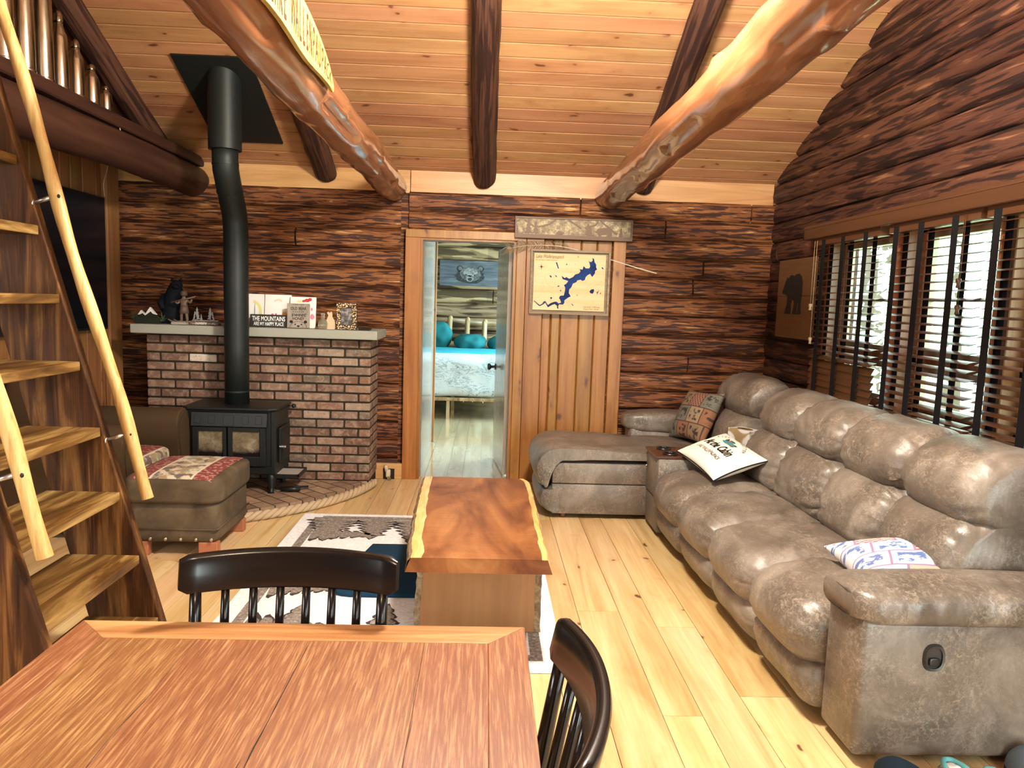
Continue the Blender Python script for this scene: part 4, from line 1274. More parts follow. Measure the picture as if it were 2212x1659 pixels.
sofa = thing('reclining_sofa', 'long taupe leather reclining sofa with four padded seats under the blinds', 'sofa', (1.65, 3.4, 0))
SEAT = [(1.78, .20), (1.78, .40), (1.62, .452), (1.42, .468), (1.24, .462), (1.10, .42), (1.045, .345), (1.055, .26), (1.11, .195), (1.20, .17), (1.45, .17)]
KICK = [(1.30, .055), (1.17, .045), (1.115, .07), (1.085, .14), (1.095, .2), (1.15, .235), (1.3, .235)]
BACK = [(1.92, .40), (1.68, .395), (1.60, .46), (1.585, .54), (1.61, .64), (1.68, .72), (1.78, .745), (1.92, .70)]
HEAD = [(1.90, .70), (1.78, .695), (1.705, .725), (1.672, .80), (1.70, .895), (1.78, .962), (1.88, .985), (1.98, .972), (2.03, .90), (2.03, .75)]
for i in range(4):
    a, b = SY[i + 1] + .002, SY[i] - .002
    bm = B(); loft(bm, SEAT, a, b, 32, .07, 5, .014, 60, 60, sdx, 3 + i, (1.4, .32), (1.0, .65)); obj('seat_cushion', bm, LEATHER, sofa, 70)
    bm = B(); loft(bm, KICK, a + .001, b - .001, 24, .035, 8, .006, 70, 40, sdx, 13 + i); obj('footrest_panel', bm, LEATHER, sofa, 70)
    bm = B(); loft(bm, BACK, a, b, 32, .07, 6, .018, 50, 54, lambda y: sdx(y) * .3, 23 + i, (1.78, .57), (1.0, .3)); obj('back_cushion', bm, LEATHER, sofa, 70)
    bm = B(); loft(bm, HEAD, a + .001, b - .001, 32, .075, 5.5, .018, 50, 58, lambda y: 0, 33 + i, (1.86, .84), (1.0, .34)); obj('headrest', bm, LEATHER, sofa, 70)
bm = B(); box(bm, (1.24, 2.43, .05), (1.95, 4.485, .22), .01); box(bm, (1.93, 2.43, .05), (2.08, 4.485, .88), .03, 2); obj('frame', bm, LEATHER, sofa, 40)
bm = B()
prism(bm, [(1.208, 2.42), (1.212, 2.192), (2.08, 2.192), (2.08, 2.42)], .03, .49, .022, 3)
am = obj('arm', bm, LEATHER, sofa, 50)
bm = B()
n = 46
ring0 = None
for i in range(n + 1):
    x = 1.182 + (2.10 - 1.182) * i / n
    e = min(1, i / 4); e2 = min(1, (n - i) / 3)
    e = (.6 + .4 * math.sin(e * PI / 2)) * (.5 + .5 * math.sin(e2 * PI / 2))
    yc = 2.305; hw = .142
    sl_ = .025 * max(0.0, 1 - i / 10)
    ring = []
    for k in range(26):
        t = 2 * PI * k / 26
        c, s = math.cos(t), math.sin(t)
        yy = yc + hw * (abs(c) ** .55) * (1 if c > 0 else -1) * (.35 + .65 * e)
        zz = .523 + .058 * (abs(s) ** .6) * (1 if s > 0 else -1) * (.3 + .7 * e)
        w = .012 * noise.noise(Vector((x * 38, t * .5, 3))) * max(0, -c) ** .4 * (1 if s > -.6 else .2)
        ring.append(bm.verts.new((x + sl_ * max(0.0, -c) ** .6 * (1 if s > -2 else 1), yy - w * 1.6, zz + w + .01 * math.sin(i / n * PI) * (s > 0))))
    if ring0:
        for k in range(26): bm.faces.new((ring0[k], ring0[(k + 1) % 26], ring[(k + 1) % 26], ring[k]))
    else: bm.faces.new(ring[::-1])
    ring0 = ring
bm.faces.new(ring0)
bmesh.ops.recalc_face_normals(bm, faces=bm.faces)
obj('arm_pad', bm, LEATHER, sofa, True)
bm = B()
ov = [(1.449 + .036 * (abs(math.cos(t)) ** .8) * math.copysign(1, math.cos(t)), .371 + .046 * (abs(math.sin(t)) ** .8) * math.copysign(1, math.sin(t))) for t in [2 * PI * k / 36 for k in range(36)]]
iv = [(1.449 + (p[0] - 1.449) * .7, .371 + (p[1] - .371) * .74) for p in ov]
Mo = wallM(0, 2.191, 0)
va = [bm.verts.new(Mo @ Vector((p[0], p[1], 0))) for p in ov]; vb = [bm.verts.new(Mo @ Vector((1.449 + (p[0] - 1.449) * .88, .371 + (p[1] - .371) * .9, .010))) for p in ov]
vc = [bm.verts.new(Mo @ Vector((p[0], p[1], .008))) for p in iv]; vd = [bm.verts.new(Mo @ Vector((p[0], p[1], .001))) for p in iv]
for q, w in ((va, vb), (vb, vc), (vc, vd)):
    for k in range(36): bm.faces.new((q[k], q[(k + 1) % 36], w[(k + 1) % 36], w[k]))
bm.faces.new(vd)
hd = obj('recline_handle', bm, plain('dark_grey_plastic', (.03, .03, .028), .35), sofa, 50)
bm = B(); rbox(bm, (1.432, 2.181, .345), (1.466, 2.190, .372), 4, 6); obj('handle_lever', bm, BLACK_PLASTIC, hd, True)
bm = B()
for x in (1.3, 2.0):
    for y in (2.3, 4.4): box(bm, (x - .025, y - .025, 0), (x + .025, y + .025, .06))
obj('feet', bm, BLACK_PLASTIC, sofa)

# console with cup holders
co_ = thing('sofa_console', 'taupe leather console with a dark wood cup holder tray between sofa and chaise', 'console', (1.4, 4.66, 0))
bm = B(); box(bm, (1.098, 4.495, .24), (1.95, 4.832, .505), .012, 2); box(bm, (1.105, 4.495, .03), (1.95, 4.832, .235), .012, 2); obj('body', bm, LEATHER, co_, 40)
bm = B(); prism(bm, [(1.085, 4.498), (1.085, 4.83), (1.50, 4.83), (1.50, 4.498)], .505, .522, .004); tr = obj('tray', bm, wood('tray_wood', [(.05, .018, .01), (.10, .035, .016), (.15, .06, .028)], 0, 1, 12, .25, 0, coat=.4), co_)
for y in (4.58, 4.75):
    bm = B(); lathe(bm, [(.046, 0), (.049, .004), (.047, .008), (.036, .008), (.034, -.004), (.0, -.004)], (1.19, y, .522), 28); obj('cup_holder', bm, BLACK_PLASTIC, tr, 40)
bm = B(); box(bm, (1.52, 4.498, .50), (1.95, 4.83, .56), .025, 3); obj('storage_lid', bm, LEATHER, co_, 40)
bm = B(); tube(bm, [(1.10, 4.79, .40), (1.085, 4.79, .40)], .006, 8); obj('drawer_pin', bm, STEEL, co_, True)

# chaise recliner in the corner
ch = thing('chaise_recliner', 'taupe leather chaise recliner with extended footrest in the far corner', 'chaise', (1.2, 5.3, 0))
PAD = [(1.80, .30), (1.80, .42), (1.5, .468), (1.1, .478), (.75, .492), (.52, .50), (.40, .465), (.345, .38), (.35, .30), (.40, .215), (.455, .215), (.48, .30), (.52, .375), (.62, .395), (1.1, .40), (1.5, .38)]
bm = B(); loft(bm, PAD, 4.848, 5.56, 26, .03, 5, .007, 60, 64, None, 50, (1.0, .43)); obj('seat_pad', bm, LEATHER, ch, 70)
bm = B(); loft(bm, [(.47, .215), (.40, .21), (.372, .14), (.40, .07), (.46, .035), (.53, .05), (.53, .2)], 4.858, 5.55, 20, .03, 4, .006, 60, 40, None, 51); obj('footrest_roll', bm, LEATHER, ch, 70)
bm = B(); box(bm, (.475, 4.862, .245), (1.75, 5.55, .385), .01, 2); box(bm, (.475, 4.862, .035), (1.75, 5.55, .24), .01, 2); obj('base', bm, LEATHER, ch, 40)
bm = B(); loft(bm, BACK, 4.855, 5.56, 24, .06, 3.0, .009, 55, 44, lambda y: .06, 52, (1.78, .57)); obj('back_cushion', bm, LEATHER, ch, 70)
bm = B(); loft(bm, HEAD, 4.87, 5.55, 24, .06, 4, .009, 55, 48, lambda y: .06, 53, (1.86, .84)); obj('headrest', bm, LEATHER, ch, 70)
bm = B(); box(bm, (2.0, 4.85, .05), (2.12, 5.8, .86), .03, 2); obj('frame', bm, LEATHER, ch, 40)
bm = B(); box(bm, (1.13, 5.575, .05), (2.0, 5.80, .52), .02, 2); obj('arm', bm, LEATHER, ch, 50)
bm = B(); rbox(bm, (1.08, 5.545, .475), (2.02, 5.825, .645), 4, 14, lambda u, p: p + Vector((0, 0, .006 * noise.noise(p * 8)))); obj('arm_pad', bm, LEATHER, ch, True)
for x in (.56, 1.6):
    for y in (4.92, 5.48):
        bm = B(); lathe(bm, [(.018, 0), (.022, .04)], (x, y, 0), 12); obj('foot', bm, plain('reddish_foot', (.24, .09, .04), .5), ch, True)

# ---------------------------------------------------------------- cushions
CREAM = plain('cream_cotton', (.78, .74, .64), .9)


def pillow_shape(w, h, t, puffk=.42):
    """half thickness over the unit square, corners pulled out"""
    def f(u, v):
        return t * max(0.0, (1 - u ** 2)) ** puffk * max(0.0, (1 - v ** 2)) ** puffk
    def pos(u, v):
        pin = 1 - .10 * (1 - v * v) * abs(u) ** 3
        pin2 = 1 - .10 * (1 - u * u) * abs(v) ** 3
        return u * w / 2 * pin, v * h / 2 * pin2
    return f, pos


def pillow(bm, M, w, h, t, n=26, seed=0, wr=.006, mi_back=0):
    f, pos = pillow_shape(w, h, t)
    for side in (1, -1):
        g = []
        for i in range(n + 1):
            r = []
            for j in range(n + 1):
                u = math.sin((-1 + 2 * i / n) * PI / 2); v = math.sin((-1 + 2 * j / n) * PI / 2)
                x, y = pos(u, v)
                z = side * f(u, v) + wr * noise.noise(Vector((x * 14 + seed, y * 14, side))) * (1 - u ** 4) * (1 - v ** 4)
                r.append(bm.verts.new(M @ Vector((x, y, z))))
            g.append(r)
        for i in range(n):
            for j in range(n):
                q = (g[i][j], g[i + 1][j], g[i + 1][j + 1], g[i][j + 1])
                fc = bm.faces.new(q if side > 0 else q[::-1])
                if side < 0: fc.material_index = mi_back
    bmesh.ops.remove_doubles(bm, verts=bm.verts, dist=.0004)


cp = thing('cream_cushion', 'cream cushion with black cabin lettering and dark piping on the sofa by the tray', 'cushion', (1.46, 4.38, .5))
pl = lambda a, b: (Vector(b) - Vector(a)).normalized()
ex = Vector((.07, -.515, -.058)).normalized()
ey0 = Vector((.284, .018, .102)); ez = ex.cross(ey0).normalized(); ey = ez.cross(ex)
if ez.z < 0: ez = -ez; ey = ez.cross(ex)
Mc = MX((1.418, 4.295, .576), ex, ey, ez)
CW, CH, CT = .54, .34, .06
bm = B(); pillow(bm, Mc, CW, CH, CT, seed=2); obj('cover', bm, CREAM, cp, True)
f_, pos_ = pillow_shape(CW, CH, CT)
bm = B()
loop = []
for a in range(4):
    for k in range(24):
        s = math.sin((-1 + 2 * k / 24) * PI / 2)
        u, v = ((s, -1), (1, s), (-s, 1), (-1, -s))[a]
        x, y = pos_(u, v); loop.append(Mc @ Vector((x, y, 0)))
tube(bm, loop + [loop[0]], .0045, 8, False); obj('piping', bm, DARK_INK, cp, True)


def on_pillow(x, y, lift=.003):
    u = max(-1, min(1, x / (CW / 2))); v = max(-1, min(1, y / (CH / 2)))
    return Mc @ Vector((x, y, f_(u, v) + .006 * noise.noise(Vector((x * 14 + 2, y * 14, 1))) * (1 - u ** 4) * (1 - v ** 4) + lift))


bm = B()
text_pts(bm, 'At the Cabin', .082, None, sx=.72, shear=.28, bold=.0018, fn=lambda x, y: on_pillow(x - .005, y - .02))
text_pts(bm, 'LAKE WALLENPAUPACK', .036, None, sx=.72, fn=lambda x, y: on_pillow(x - .005, y - .075))
txt = 'LIFE IS BETTER'
for k, chh in enumerate(txt):
    a = PI * (.86 - .72 * k / (len(txt) - 1))
    cx_, cy_ = .165 * math.cos(a), .035 + .09 * math.sin(a)
    ro = a - PI / 2
    if chh != ' ': text_pts(bm, chh, .03, None, fn=lambda x, y: on_pillow(cx_ + x * math.cos(ro) - y * math.sin(ro), cy_ + x * math.sin(ro) + y * math.cos(ro)))
obj('lettering', bm, DARK_INK, cp)
for nm, col, shp in (('canoe_print', (.05, .22, .26), [(-.02, .065, .05, .012), (.03, .075, .036, .010)]), ('cabin_print', (.20, .11, .07), [(-.005, .08, .028, .014), (.045, .066, .02, .010)]), ('pine_print', (.03, .09, .07), [(-.05, .085, .012, .016), (.0, .095, .03, .007), (.06, .08, .02, .006)])):
    bm = B()
    for (x, y, rx, ry) in shp:
        pp = [(x + rx * (1 + .3 * noise.noise(Vector((k * 1.9, x * 90, y * 70)))) * math.cos(2 * PI * k / 16), y + ry * (1 + .3 * noise.noise(Vector((k * 1.5, y * 80, 2)))) * math.sin(2 * PI * k / 16)) for k in range(16)]
        bm.faces.new([bm.verts.new(on_pillow(p[0], p[1], .0035)) for p in pp])
    obj(nm, bm, plain(nm + '_ink', col, .9), cp)


def patch_mat(name, bright, scale, rotz):
    m = Mt(name, (.5, .4, .3), .9)
    co = m.co((scale, scale, scale), (0, 0, rotz), src=m.tc('UV'))
    s = m.sep(co)
    row = m.math('FLOOR', s[1])
    xx = m.math('ADD', s[0], m.math('MULTIPLY', row, .37))
    cell = m.comb(m.math('FLOOR', xx), row, 0.0)
    w = m.white(cell)
    b = bright
    c = m.ramp(w, [(0, b[0]), (.2, b[1]), (.4, b[2]), (.6, b[3]), (.8, b[4])], 'CONSTANT')
    fx_ = m.math('FRACT', xx); fy_ = m.math('FRACT', s[1])
    # gingham on some squares
    ch_ = m.n('ShaderNodeTexChecker'); ch_.inputs['Scale'].default_value = 9; m.l(m.comb(xx, s[1], 0.0), ch_.inputs['Vector'])
    gi = m.math('GREATER_THAN', m.white(m.vadd(cell, m.comb(7.0, 3.0, 1.0))), .66)
    c = m.mix(gi, c, m.mix(ch_.outputs['Fac'], b[5], b[6]))
    # printed blotches (bears, pines, paws) inside the plain squares
    d = m.noise(m.comb(m.math('MULTIPLY', xx, 3.2), m.math('MULTIPLY', s[1], 3.2), 0.0), 1, 3, .6)
    inside = m.math('MULTIPLY', m.ramp(m.math('ABSOLUTE', m.math('SUBTRACT', fx_, .5)), [(.3, 1.), (.36, 0.)]), m.ramp(m.math('ABSOLUTE', m.math('SUBTRACT', fy_, .5)), [(.3, 1.), (.36, 0.)]))
    k = m.math('MULTIPLY', m.math('MULTIPLY', m.ramp(d, [(.5, 0.), (.54, 1.)]), inside), m.math('SUBTRACT', 1.0, gi))
    c = m.mix(k, c, b[7])
    e = m.math('MAXIMUM', m.ramp(m.math('ABSOLUTE', m.math('SUBTRACT', fx_, .5)), [(.462, 0.), (.475, 1.)]), m.ramp(m.math('ABSOLUTE', m.math('SUBTRACT', fy_, .5)), [(.462, 0.), (.475, 1.)]))
    c = m.mix(e, c, b[8])
    m.color(c)
    return m.m


def uv_pillow(o, M, w, h):
    me = o.data; uv = me.uv_layers.new(name='UVMap'); inv = M.inverted()
    mw = WM[o.name]
    for lp in me.loops:
        p = inv @ (mw @ me.vertices[lp.vertex_index].co)
        uv.data[lp.index].uv = (p.x / w + .5, p.y / h + .5)


P1 = patch_mat('patchwork_blue_red', [(.36, .48, .60), (.58, .58, .58), (.56, .36, .28), (.32, .43, .58), (.48, .54, .60), (.42, .07, .08), (.66, .58, .54), (.09, .13, .32), (.26, .16, .26)], 4.2, .2)
P2 = patch_mat('patchwork_brown', [(.20, .13, .07), (.16, .135, .09), (.22, .10, .05), (.13, .125, .10), (.25, .18, .11), (.14, .025, .02), (.23, .16, .10), (.03, .022, .02), (.07, .028, .02)], 3.2, 0)
pc = thing('patchwork_cushion', 'blue and red patchwork cushion lying flat behind the near sofa arm', 'cushion', (1.55, 2.62, .5))
Mp1 = MX((1.665, 2.61, .515), (.99, -.05, .02), (.05, .99, .07), (-.02, -.07, .99))
bm = B(); pillow(bm, Mp1, .62, .38, .09, seed=5); o = obj('cover', bm, P1, pc, True); uv_pillow(o, Mp1, .62, .38)
bm = B()
def on_p1(x, y, l=.003):
    f, pos = pillow_shape(.62, .38, .09); u = x / .31; v = y / .19
    return Mp1 @ Vector((x, y, f(u, v) + .006 * noise.noise(Vector((x * 14 + 5, y * 14, 1))) * (1 - u ** 4) * (1 - v ** 4) + l))
for (x, y, rx, ry) in ((.14, -.06, .026, .022), (.10, -.04, .009, .008), (.107, -.075, .008, .007), (.112, -.018, .009, .007), (.13, -.01, .009, .007)):
    bm.faces.new([bm.verts.new(on_p1(x + rx * math.cos(2 * PI * k / 14), y + ry * math.sin(2 * PI * k / 14))) for k in range(14)])
obj('paw_print', bm, plain('paw_blue', (.12, .16, .38), .9), pc)
pc2 = thing('patchwork_cushion', 'brown lodge patchwork cushion propped against the chaise back', 'cushion', (1.5, 5.3, .48))
e1 = Vector((.30, -.92, .05)).normalized(); e2 = Vector((.42, .12, .88)); e3 = e1.cross(e2).normalized(); e2 = e3.cross(e1)
Mp2 = MX((1.56, 5.33, .66), e1, e2, e3)
bm = B(); pillow(bm, Mp2, .44, .40, .075, seed=8); o = obj('cover', bm, P2, pc2, True); uv_pillow(o, Mp2, .44, .40)

tb = thing('tissue_box', 'white and grey patterned tissue box on the console behind the cream cushion', 'tissue box', (1.70, 4.68, .56))
TBM = Mt('tissue_print', (.7, .7, .68), .5); TBM.color(TBM.ramp(TBM.voro(TBM.co((1, 1, 1)), 9), [(.2, (.62, .62, .6)), (.3, (.62, .62, .60)), (.34, (.26, .30, .31)), (.38, (.6, .6, .58)), (.62, (.58, .57, .54)), (.7, (.30, .21, .10))]))
Mt_ = Matrix.Translation((1.70, 4.69, .562)) @ Matrix.Rotation(.5, 4, 'Z')
bm = B(); box(bm, (-.06, -.09, 0), (.06, .09, .115), .002, M=Mt_); obj('carton', bm, TBM.m, tb)
bm = B(); prism(bm, [(.045 * math.cos(a) * .7, .06 * math.sin(a)) for a in [2 * PI * k / 20 for k in range(20)]], .1152, .1165, M=Mt_); obj('opening', bm, plain('tissue_slot', (.12, .07, .03), .7), tb)
rc = thing('remote_control', 'black remote control lying on the console beside the tissue box', 'remote', (1.60, 4.60, .562))
Mr = Matrix.Translation((1.595, 4.585, .562)) @ Matrix.Rotation(.9, 4, 'Z')
bm = B(); box(bm, (-.022, -.085, 0), (.022, .085, .018), .005, 2, M=Mr); obj('body', bm, BLACK_PLASTIC, rc)
bm = B()
for k in range(8):
    for s in (-.01, 0, .01): box(bm, (s - .003, -.07 + k * .017, .018), (s + .003, -.062 + k * .017, .0195), M=Mr)
obj('buttons', bm, plain('button_grey', (.25, .25, .25), .5), rc)

# ---------------------------------------------------------------- live edge coffee table
ct = thing('coffee_table', 'low live edge slab coffee table with a pale sapwood rim on the rug', 'coffee table', (-.01, 3.45, 0))
CTM = Mt('cherry_slab', (.36, .13, .04), .42, spec=.3)
cx3 = CTM.sep(CTM.tc())
wv = CTM.noise(CTM.co((3.2, .9, 3)), 1, 5, .6, 2.2)
c = CTM.ramp(wv, [(.3, (.10, .028, .008)), (.46, (.19, .064, .018)), (.6, (.27, .105, .033)), (.78, (.38, .18, .065))])
fig = CTM.noise(CTM.co((5, 26, 5), (0, 0, .55)), 1, 3, .6, 1.8)
c = CTM.mix(.35, c, CTM.ramp(fig, [(.3, .55), (.65, 1.1)]), 'MULTIPLY')
kd = CTM.voro(CTM.co((5.0, 3.4, 4)), 1)
kp = CTM.math('GREATER_THAN', CTM.sep(CTM.voro(CTM.co((5.0, 3.4, 4)), 1, out='Color'))[0], .85)
c = CTM.mix(CTM.math('MULTIPLY', CTM.ramp(kd, [(.05, 1.), (.13, 0.)]), kp), c, (.10, .02, .008))
CTM.color(c); CTM = CTM.m
CTLEG = wood('brown_slab_leg', [(.20, .085, .028), (.26, .12, .042), (.31, .15, .055)], 2, .6, 5, .35, 0, 0, fine=.2)
SAP = wood('sapwood_rim', [(.55, .28, .07), (.70, .42, .13), (.80, .56, .24)], 1, 3, 20, .25, 0, coat=.4)
BARKE = wood('rough_live_edge', [(.10, .06, .03), (.22, .15, .08), (.36, .27, .17)], 1, 5, 30, .8, 0, bump=.6)
NC = 60
def ledge(t): return -.318 + .052 * (1 - t) ** 1.7 + .007 * noise.noise(Vector((t * 9, 1, 0))) + .004 * noise.noise(Vector((t * 30, 2, 0))) - .0 * t
def redge(t): return .268 + .006 * noise.noise(Vector((t * 8, 5, 0))) + .004 * noise.noise(Vector((t * 28, 6, 0))) - .03 * max(0, (t - .92) / .08) ** 2
Y0c, Y1c, ZT, ZB = 2.79, 4.12, .45, .392
ys = [Y0c + (Y1c - Y0c) * i / NC for i in range(NC + 1)]
sap = lambda t, sd: .028 + .008 * noise.noise(Vector((t * 6, sd, 0)))
bmT, bmS, bmB = B(), B(), B()
def strip(bm, A, Bq):
    a = [bm.verts.new(p) for p in A]; b = [bm.verts.new(p) for p in Bq]
    for i in range(len(a) - 1): bm.faces.new((a[i], a[i + 1], b[i + 1], b[i]))
T = [(y - Y0c) / (Y1c - Y0c) for y in ys]
Lo = [(ledge(t), y, ZT) for t, y in zip(T, ys)]; Li = [(ledge(t) + sap(t, 1) * 1.5, y, ZT + .0006) for t, y in zip(T, ys)]
Ro = [(redge(t), y, ZT) for t, y in zip(T, ys)]; Ri = [(redge(t) - sap(t, 4) * .8, y, ZT + .0006) for t, y in zip(T, ys)]
Lb = [(p[0] - .022 - .010 * noise.noise(Vector((p[1] * 14, 3, 1))), p[1], ZB) for p in Lo]; Rb = [(p[0] + .020 + .008 * noise.noise(Vector((p[1] * 14, 8, 1))), p[1], ZB) for p in Ro]
strip(bmT, Ri, Li); strip(bmT, Lb, Rb)
vs = [bmT.verts.new(p) for p in (Lb[0], Rb[0], (Ro[0][0], Y0c + .0, ZT), (Lo[0][0], Y0c, ZT))]; bmT.faces.new(vs)
vs = [bmT.verts.new(p) for p in (Lb[-1], Lo[-1], Ro[-1], Rb[-1])]; bmT.faces.new(vs)
strip(bmS, Li, Lo); strip(bmS, Ro, Ri)
Lm = [(p[0] - .013 + .006 * noise.noise(Vector((p[1] * 40, 3, 1))), p[1], ZT - .012) for p in Lo]
strip(bmB, Lo, Lm); strip(bmB, Lm, Lb); strip(bmS, Rb, Ro)
bmesh.ops.recalc_face_normals(bmT, faces=bmT.faces)
top = obj('slab_top', bmT, CTM, ct); obj('sapwood_edge', bmS, SAP, top); obj('bark_edge', bmB, BARKE, top)
for yy in (3.10, 3.86):
    bm = B(); bmS2 = B()
    n = 14
    Lz = [(-.262 + .012 * noise.noise(Vector((k * .5, yy, 0))) - .012 * (1 - k / n), .0125 + (ZB - .0125) * k / n) for k in range(n + 1)]
    Rz = [(.270 + .010 * noise.noise(Vector((k * .5, yy, 7))), .0125 + (ZB - .0125) * k / n) for k in range(n + 1)]
    prism(bm, [(p[0] + .022, p[1]) for p in Lz] + [(p[0] - .022, p[1]) for p in Rz[::-1]], yy, yy + .055, M=MX((0, 0, 0), (1, 0, 0), (0, 0, 1), (0, 1, 0)))
    lg = obj('slab_leg', bm, CTLEG, ct)
    prism(bmS2, [(p[0] + .0215, p[1]) for p in Lz[::-1]] + [(p[0] - .004, p[1]) for p in Lz], yy + .002, yy + .055, M=MX((0, 0, 0), (1, 0, 0), (0, 0, 1), (0, 1, 0)))
    bmesh.ops.recalc_face_normals(bmS2, faces=bmS2.faces); obj('live_edge', bmS2, BARKE, lg); bmS2 = B()
    prism(bmS2, [(p[0] - .0215, p[1]) for p in Rz] + [(p[0] + .006, p[1]) for p in Rz[::-1]], yy + .002, yy + .055, M=MX((0, 0, 0), (1, 0, 0), (0, 0, 1), (0, 1, 0)))
    bmesh.ops.recalc_face_normals(bmS2, faces=bmS2.faces)
    obj('live_edge', bmS2, BARKE, lg)

# ---------------------------------------------------------------- rug and navy mat
RUGW = Mt('white_rug', (.75, .75, .74), .95)
rn = RUGW.noise(RUGW.co((60, 90, 60)), 1, 4, .7)
RUGW.color(RUGW.ramp(rn, [(.35, (.62, .65, .68)), (.55, (.82, .84, .86)), (.7, (.88, .89, .9))])); RUGW.bump(rn, .6, .004); RUGW = RUGW.m
RGREY = Mt('rug_taupe', (.3, .26, .22), .95); RGREY.color(RGREY.ramp(RGREY.noise(RGREY.co((70, 70, 70)), 1, 4), [(.35, (.13, .11, .095)), (.6, (.27, .24, .21)), (.75, (.5, .47, .44))])); RGREY = RGREY.m
rug = thing('area_rug', 'white area rug with grey pine tree border under the coffee table', 'rug', (-.4, 3.79, 0))
RX0, RX1, RY0, RY1 = -1.163, .355, 2.757, 4.832
bm = B(); box(bm, (RX0, RY0, .001), (RX1, RY1, .010), .003); obj('woven_body', bm, RUGW, rug)
bm = B(); zz = .0108; a, b = .085, .135
for (x0, y0, x1, y1) in ((RX0 + a, RY0 + a, RX0 + b, RY1 - a), (RX1 - b, RY0 + a, RX1 - a, RY1 - a), (RX0 + b, RY1 - b + .01, RX1 - b, RY1 - a + .03), (RX0 + b, RY0 + a, RX1 - b, RY0 + b)):
    poly(bm, [(x0, y0), (x1, y0), (x1, y1), (x0, y1)], z=zz)
obj('border_band', bm, RGREY, rug)


def rug_tree(bmo, bmi, base, d, L, W, R):
    d = Vector(d).normalized(); p = Vector((-d.y, d.x)); base = Vector(base)
    tiers = 7
    for bm, gro, z in ((bmo, 1.0, .0113), (bmi, .78, .0118)):
        for k in range(tiers):
            t0 = k / tiers; hw = W * .5 * (1 - t0) ** .8 * gro + .006
            for s in (-1, 1):
                pts = []
                nn_ = 5
                for q in range(nn_ + 1):
                    f = q / nn_; o = hw * f
                    pts.append(base + d * (L * (t0 + .02 + f * .02)) + p * s * o)
                tip = base + d * (L * (t0 - .04 + .12)) + p * s * hw * (1.12 if gro == 1 else 1.0)
                back = [base + d * (L * (t0 + .10 + .16 * (1 - q / nn_) * gro + R.uniform(-.012, .02))) + p * s * hw * q / nn_ for q in range(nn_, -1, -1)]
                al = pts + [tip] + back
                try: poly(bm, al, z=z + .00003 * k)
                except ValueError: pass
    poly(bmi, [base - d * .02 + p * .008, base - d * .02 - p * .008, base + d * L * .1 - p * .008, base + d * L * .1 + p * .008], z=.0119)


R = random.Random(12)
bo, bi = B(), B()
for x in (-.93, -.66, -.40, -.14, .12): rug_tree(bo, bi, (x, RY1 - .12), (0, -1), R.uniform(.34, .46), R.uniform(.28, .36), R)
for y in (4.40, 4.0, 3.55, 3.12): rug_tree(bo, bi, (RX0 + .13, y), (1, R.uniform(-.1, .1)), R.uniform(.36, .44), R.uniform(.22, .28), R)
for y in (4.40, 4.0, 3.55, 3.12): rug_tree(bo, bi, (RX1 - .13, y), (-1, R.uniform(-.1, .1)), R.uniform(.34, .40), R.uniform(.22, .28), R)
for x in (-.82, -.42, -.02): rug_tree(bo, bi, (x, RY0 + .13), (0, 1), R.uniform(.36, .46), R.uniform(.24, .30), R)
obj('black_pine_print', bo, plain('rug_black', (.05, .04, .04), .95), rug); obj('grey_pine_print', bi, RGREY, rug)
bm = B(); prism(bm, [tuple(q) for q in [(-.30 + .0, 4.19), (-.62, 4.19)] + [(-.62 + .11 * math.cos(a) + .0, 3.56 + .11 * math.sin(a)) for a in [PI + PI / 2 * k / 8 for k in range(9)]] + [(-.06, 3.45), (-.06, 4.19)]][::1], .012, .03, .006, 2)
bmesh.ops.recalc_face_normals(bm, faces=bm.faces)
o = obj('navy_mat', bm, NAVY, smooth=50, recenter=True); tag(o, 'flat navy blue mat on the rug, partly under the coffee table', 'mat')

# ---------------------------------------------------------------- dining table and chairs
TBL = wood('worn_dining_top', [(.16, .058, .020), (.225, .092, .034), (.45, .26, .11)], 1, 9.0, 210, .38, .02, 0, bump=.2, fine=.3, coat=.08, dist=.5)
TBLX = wood('worn_dining_rail', [(.25, .11, .035), (.40, .205, .07), (.56, .34, .14)], 0, 1.6, 26, .3, .05, .2, bump=.2, fine=.4, coat=.3)
dt = thing('dining_table', 'worn reddish brown wooden dining table in the near left corner of the view', 'table', (-.36, .8, 0))
TX0, TX1, TY0, TY1, TZ = -.822, .101, .12, 1.512, .76
fw = .078
bm = B()
R = random.Random(15)
xs = [TX0 + fw, -.56, -.335, -.105, TX1 - fw]
for a, b in zip(xs, xs[1:]): box(bm, (a + .0002, TY0 + fw, TZ - .035), (b - .0002, TY1 - fw, TZ - .0008), .0004)
top = obj('top_planks', bm, TBL, dt)
bm = B()
def cr(x0, y0, x1, y1, w, sd):
    n = 30; A = []; Bq = []
    for i in range(n + 1):
        t = i / n; x = x0 + (x1 - x0) * t + .006 * noise.noise(Vector((t * 7, sd, 0))); y = y0 + (y1 - y0) * t
        ww = w * (math.sin(PI * t) ** .5) * (.7 + .6 * noise.noise(Vector((t * 12, sd, 3)))); A.append((x - ww, y)); Bq.append((x + ww, y))
    for i in range(n): poly(bm, [A[i], Bq[i], Bq[i + 1], A[i + 1]], z=TZ - .0004)
cr(-.335, .5, -.335, 1.43, .0012, 1); cr(-.372, .6, -.345, 1.05, .0022, 2); cr(-.105, .6, -.105, 1.43, .0005, 3); cr(-.56, .5, -.56, 1.43, .0005, 4)
obj('crack', bm, DARK_INK, top)
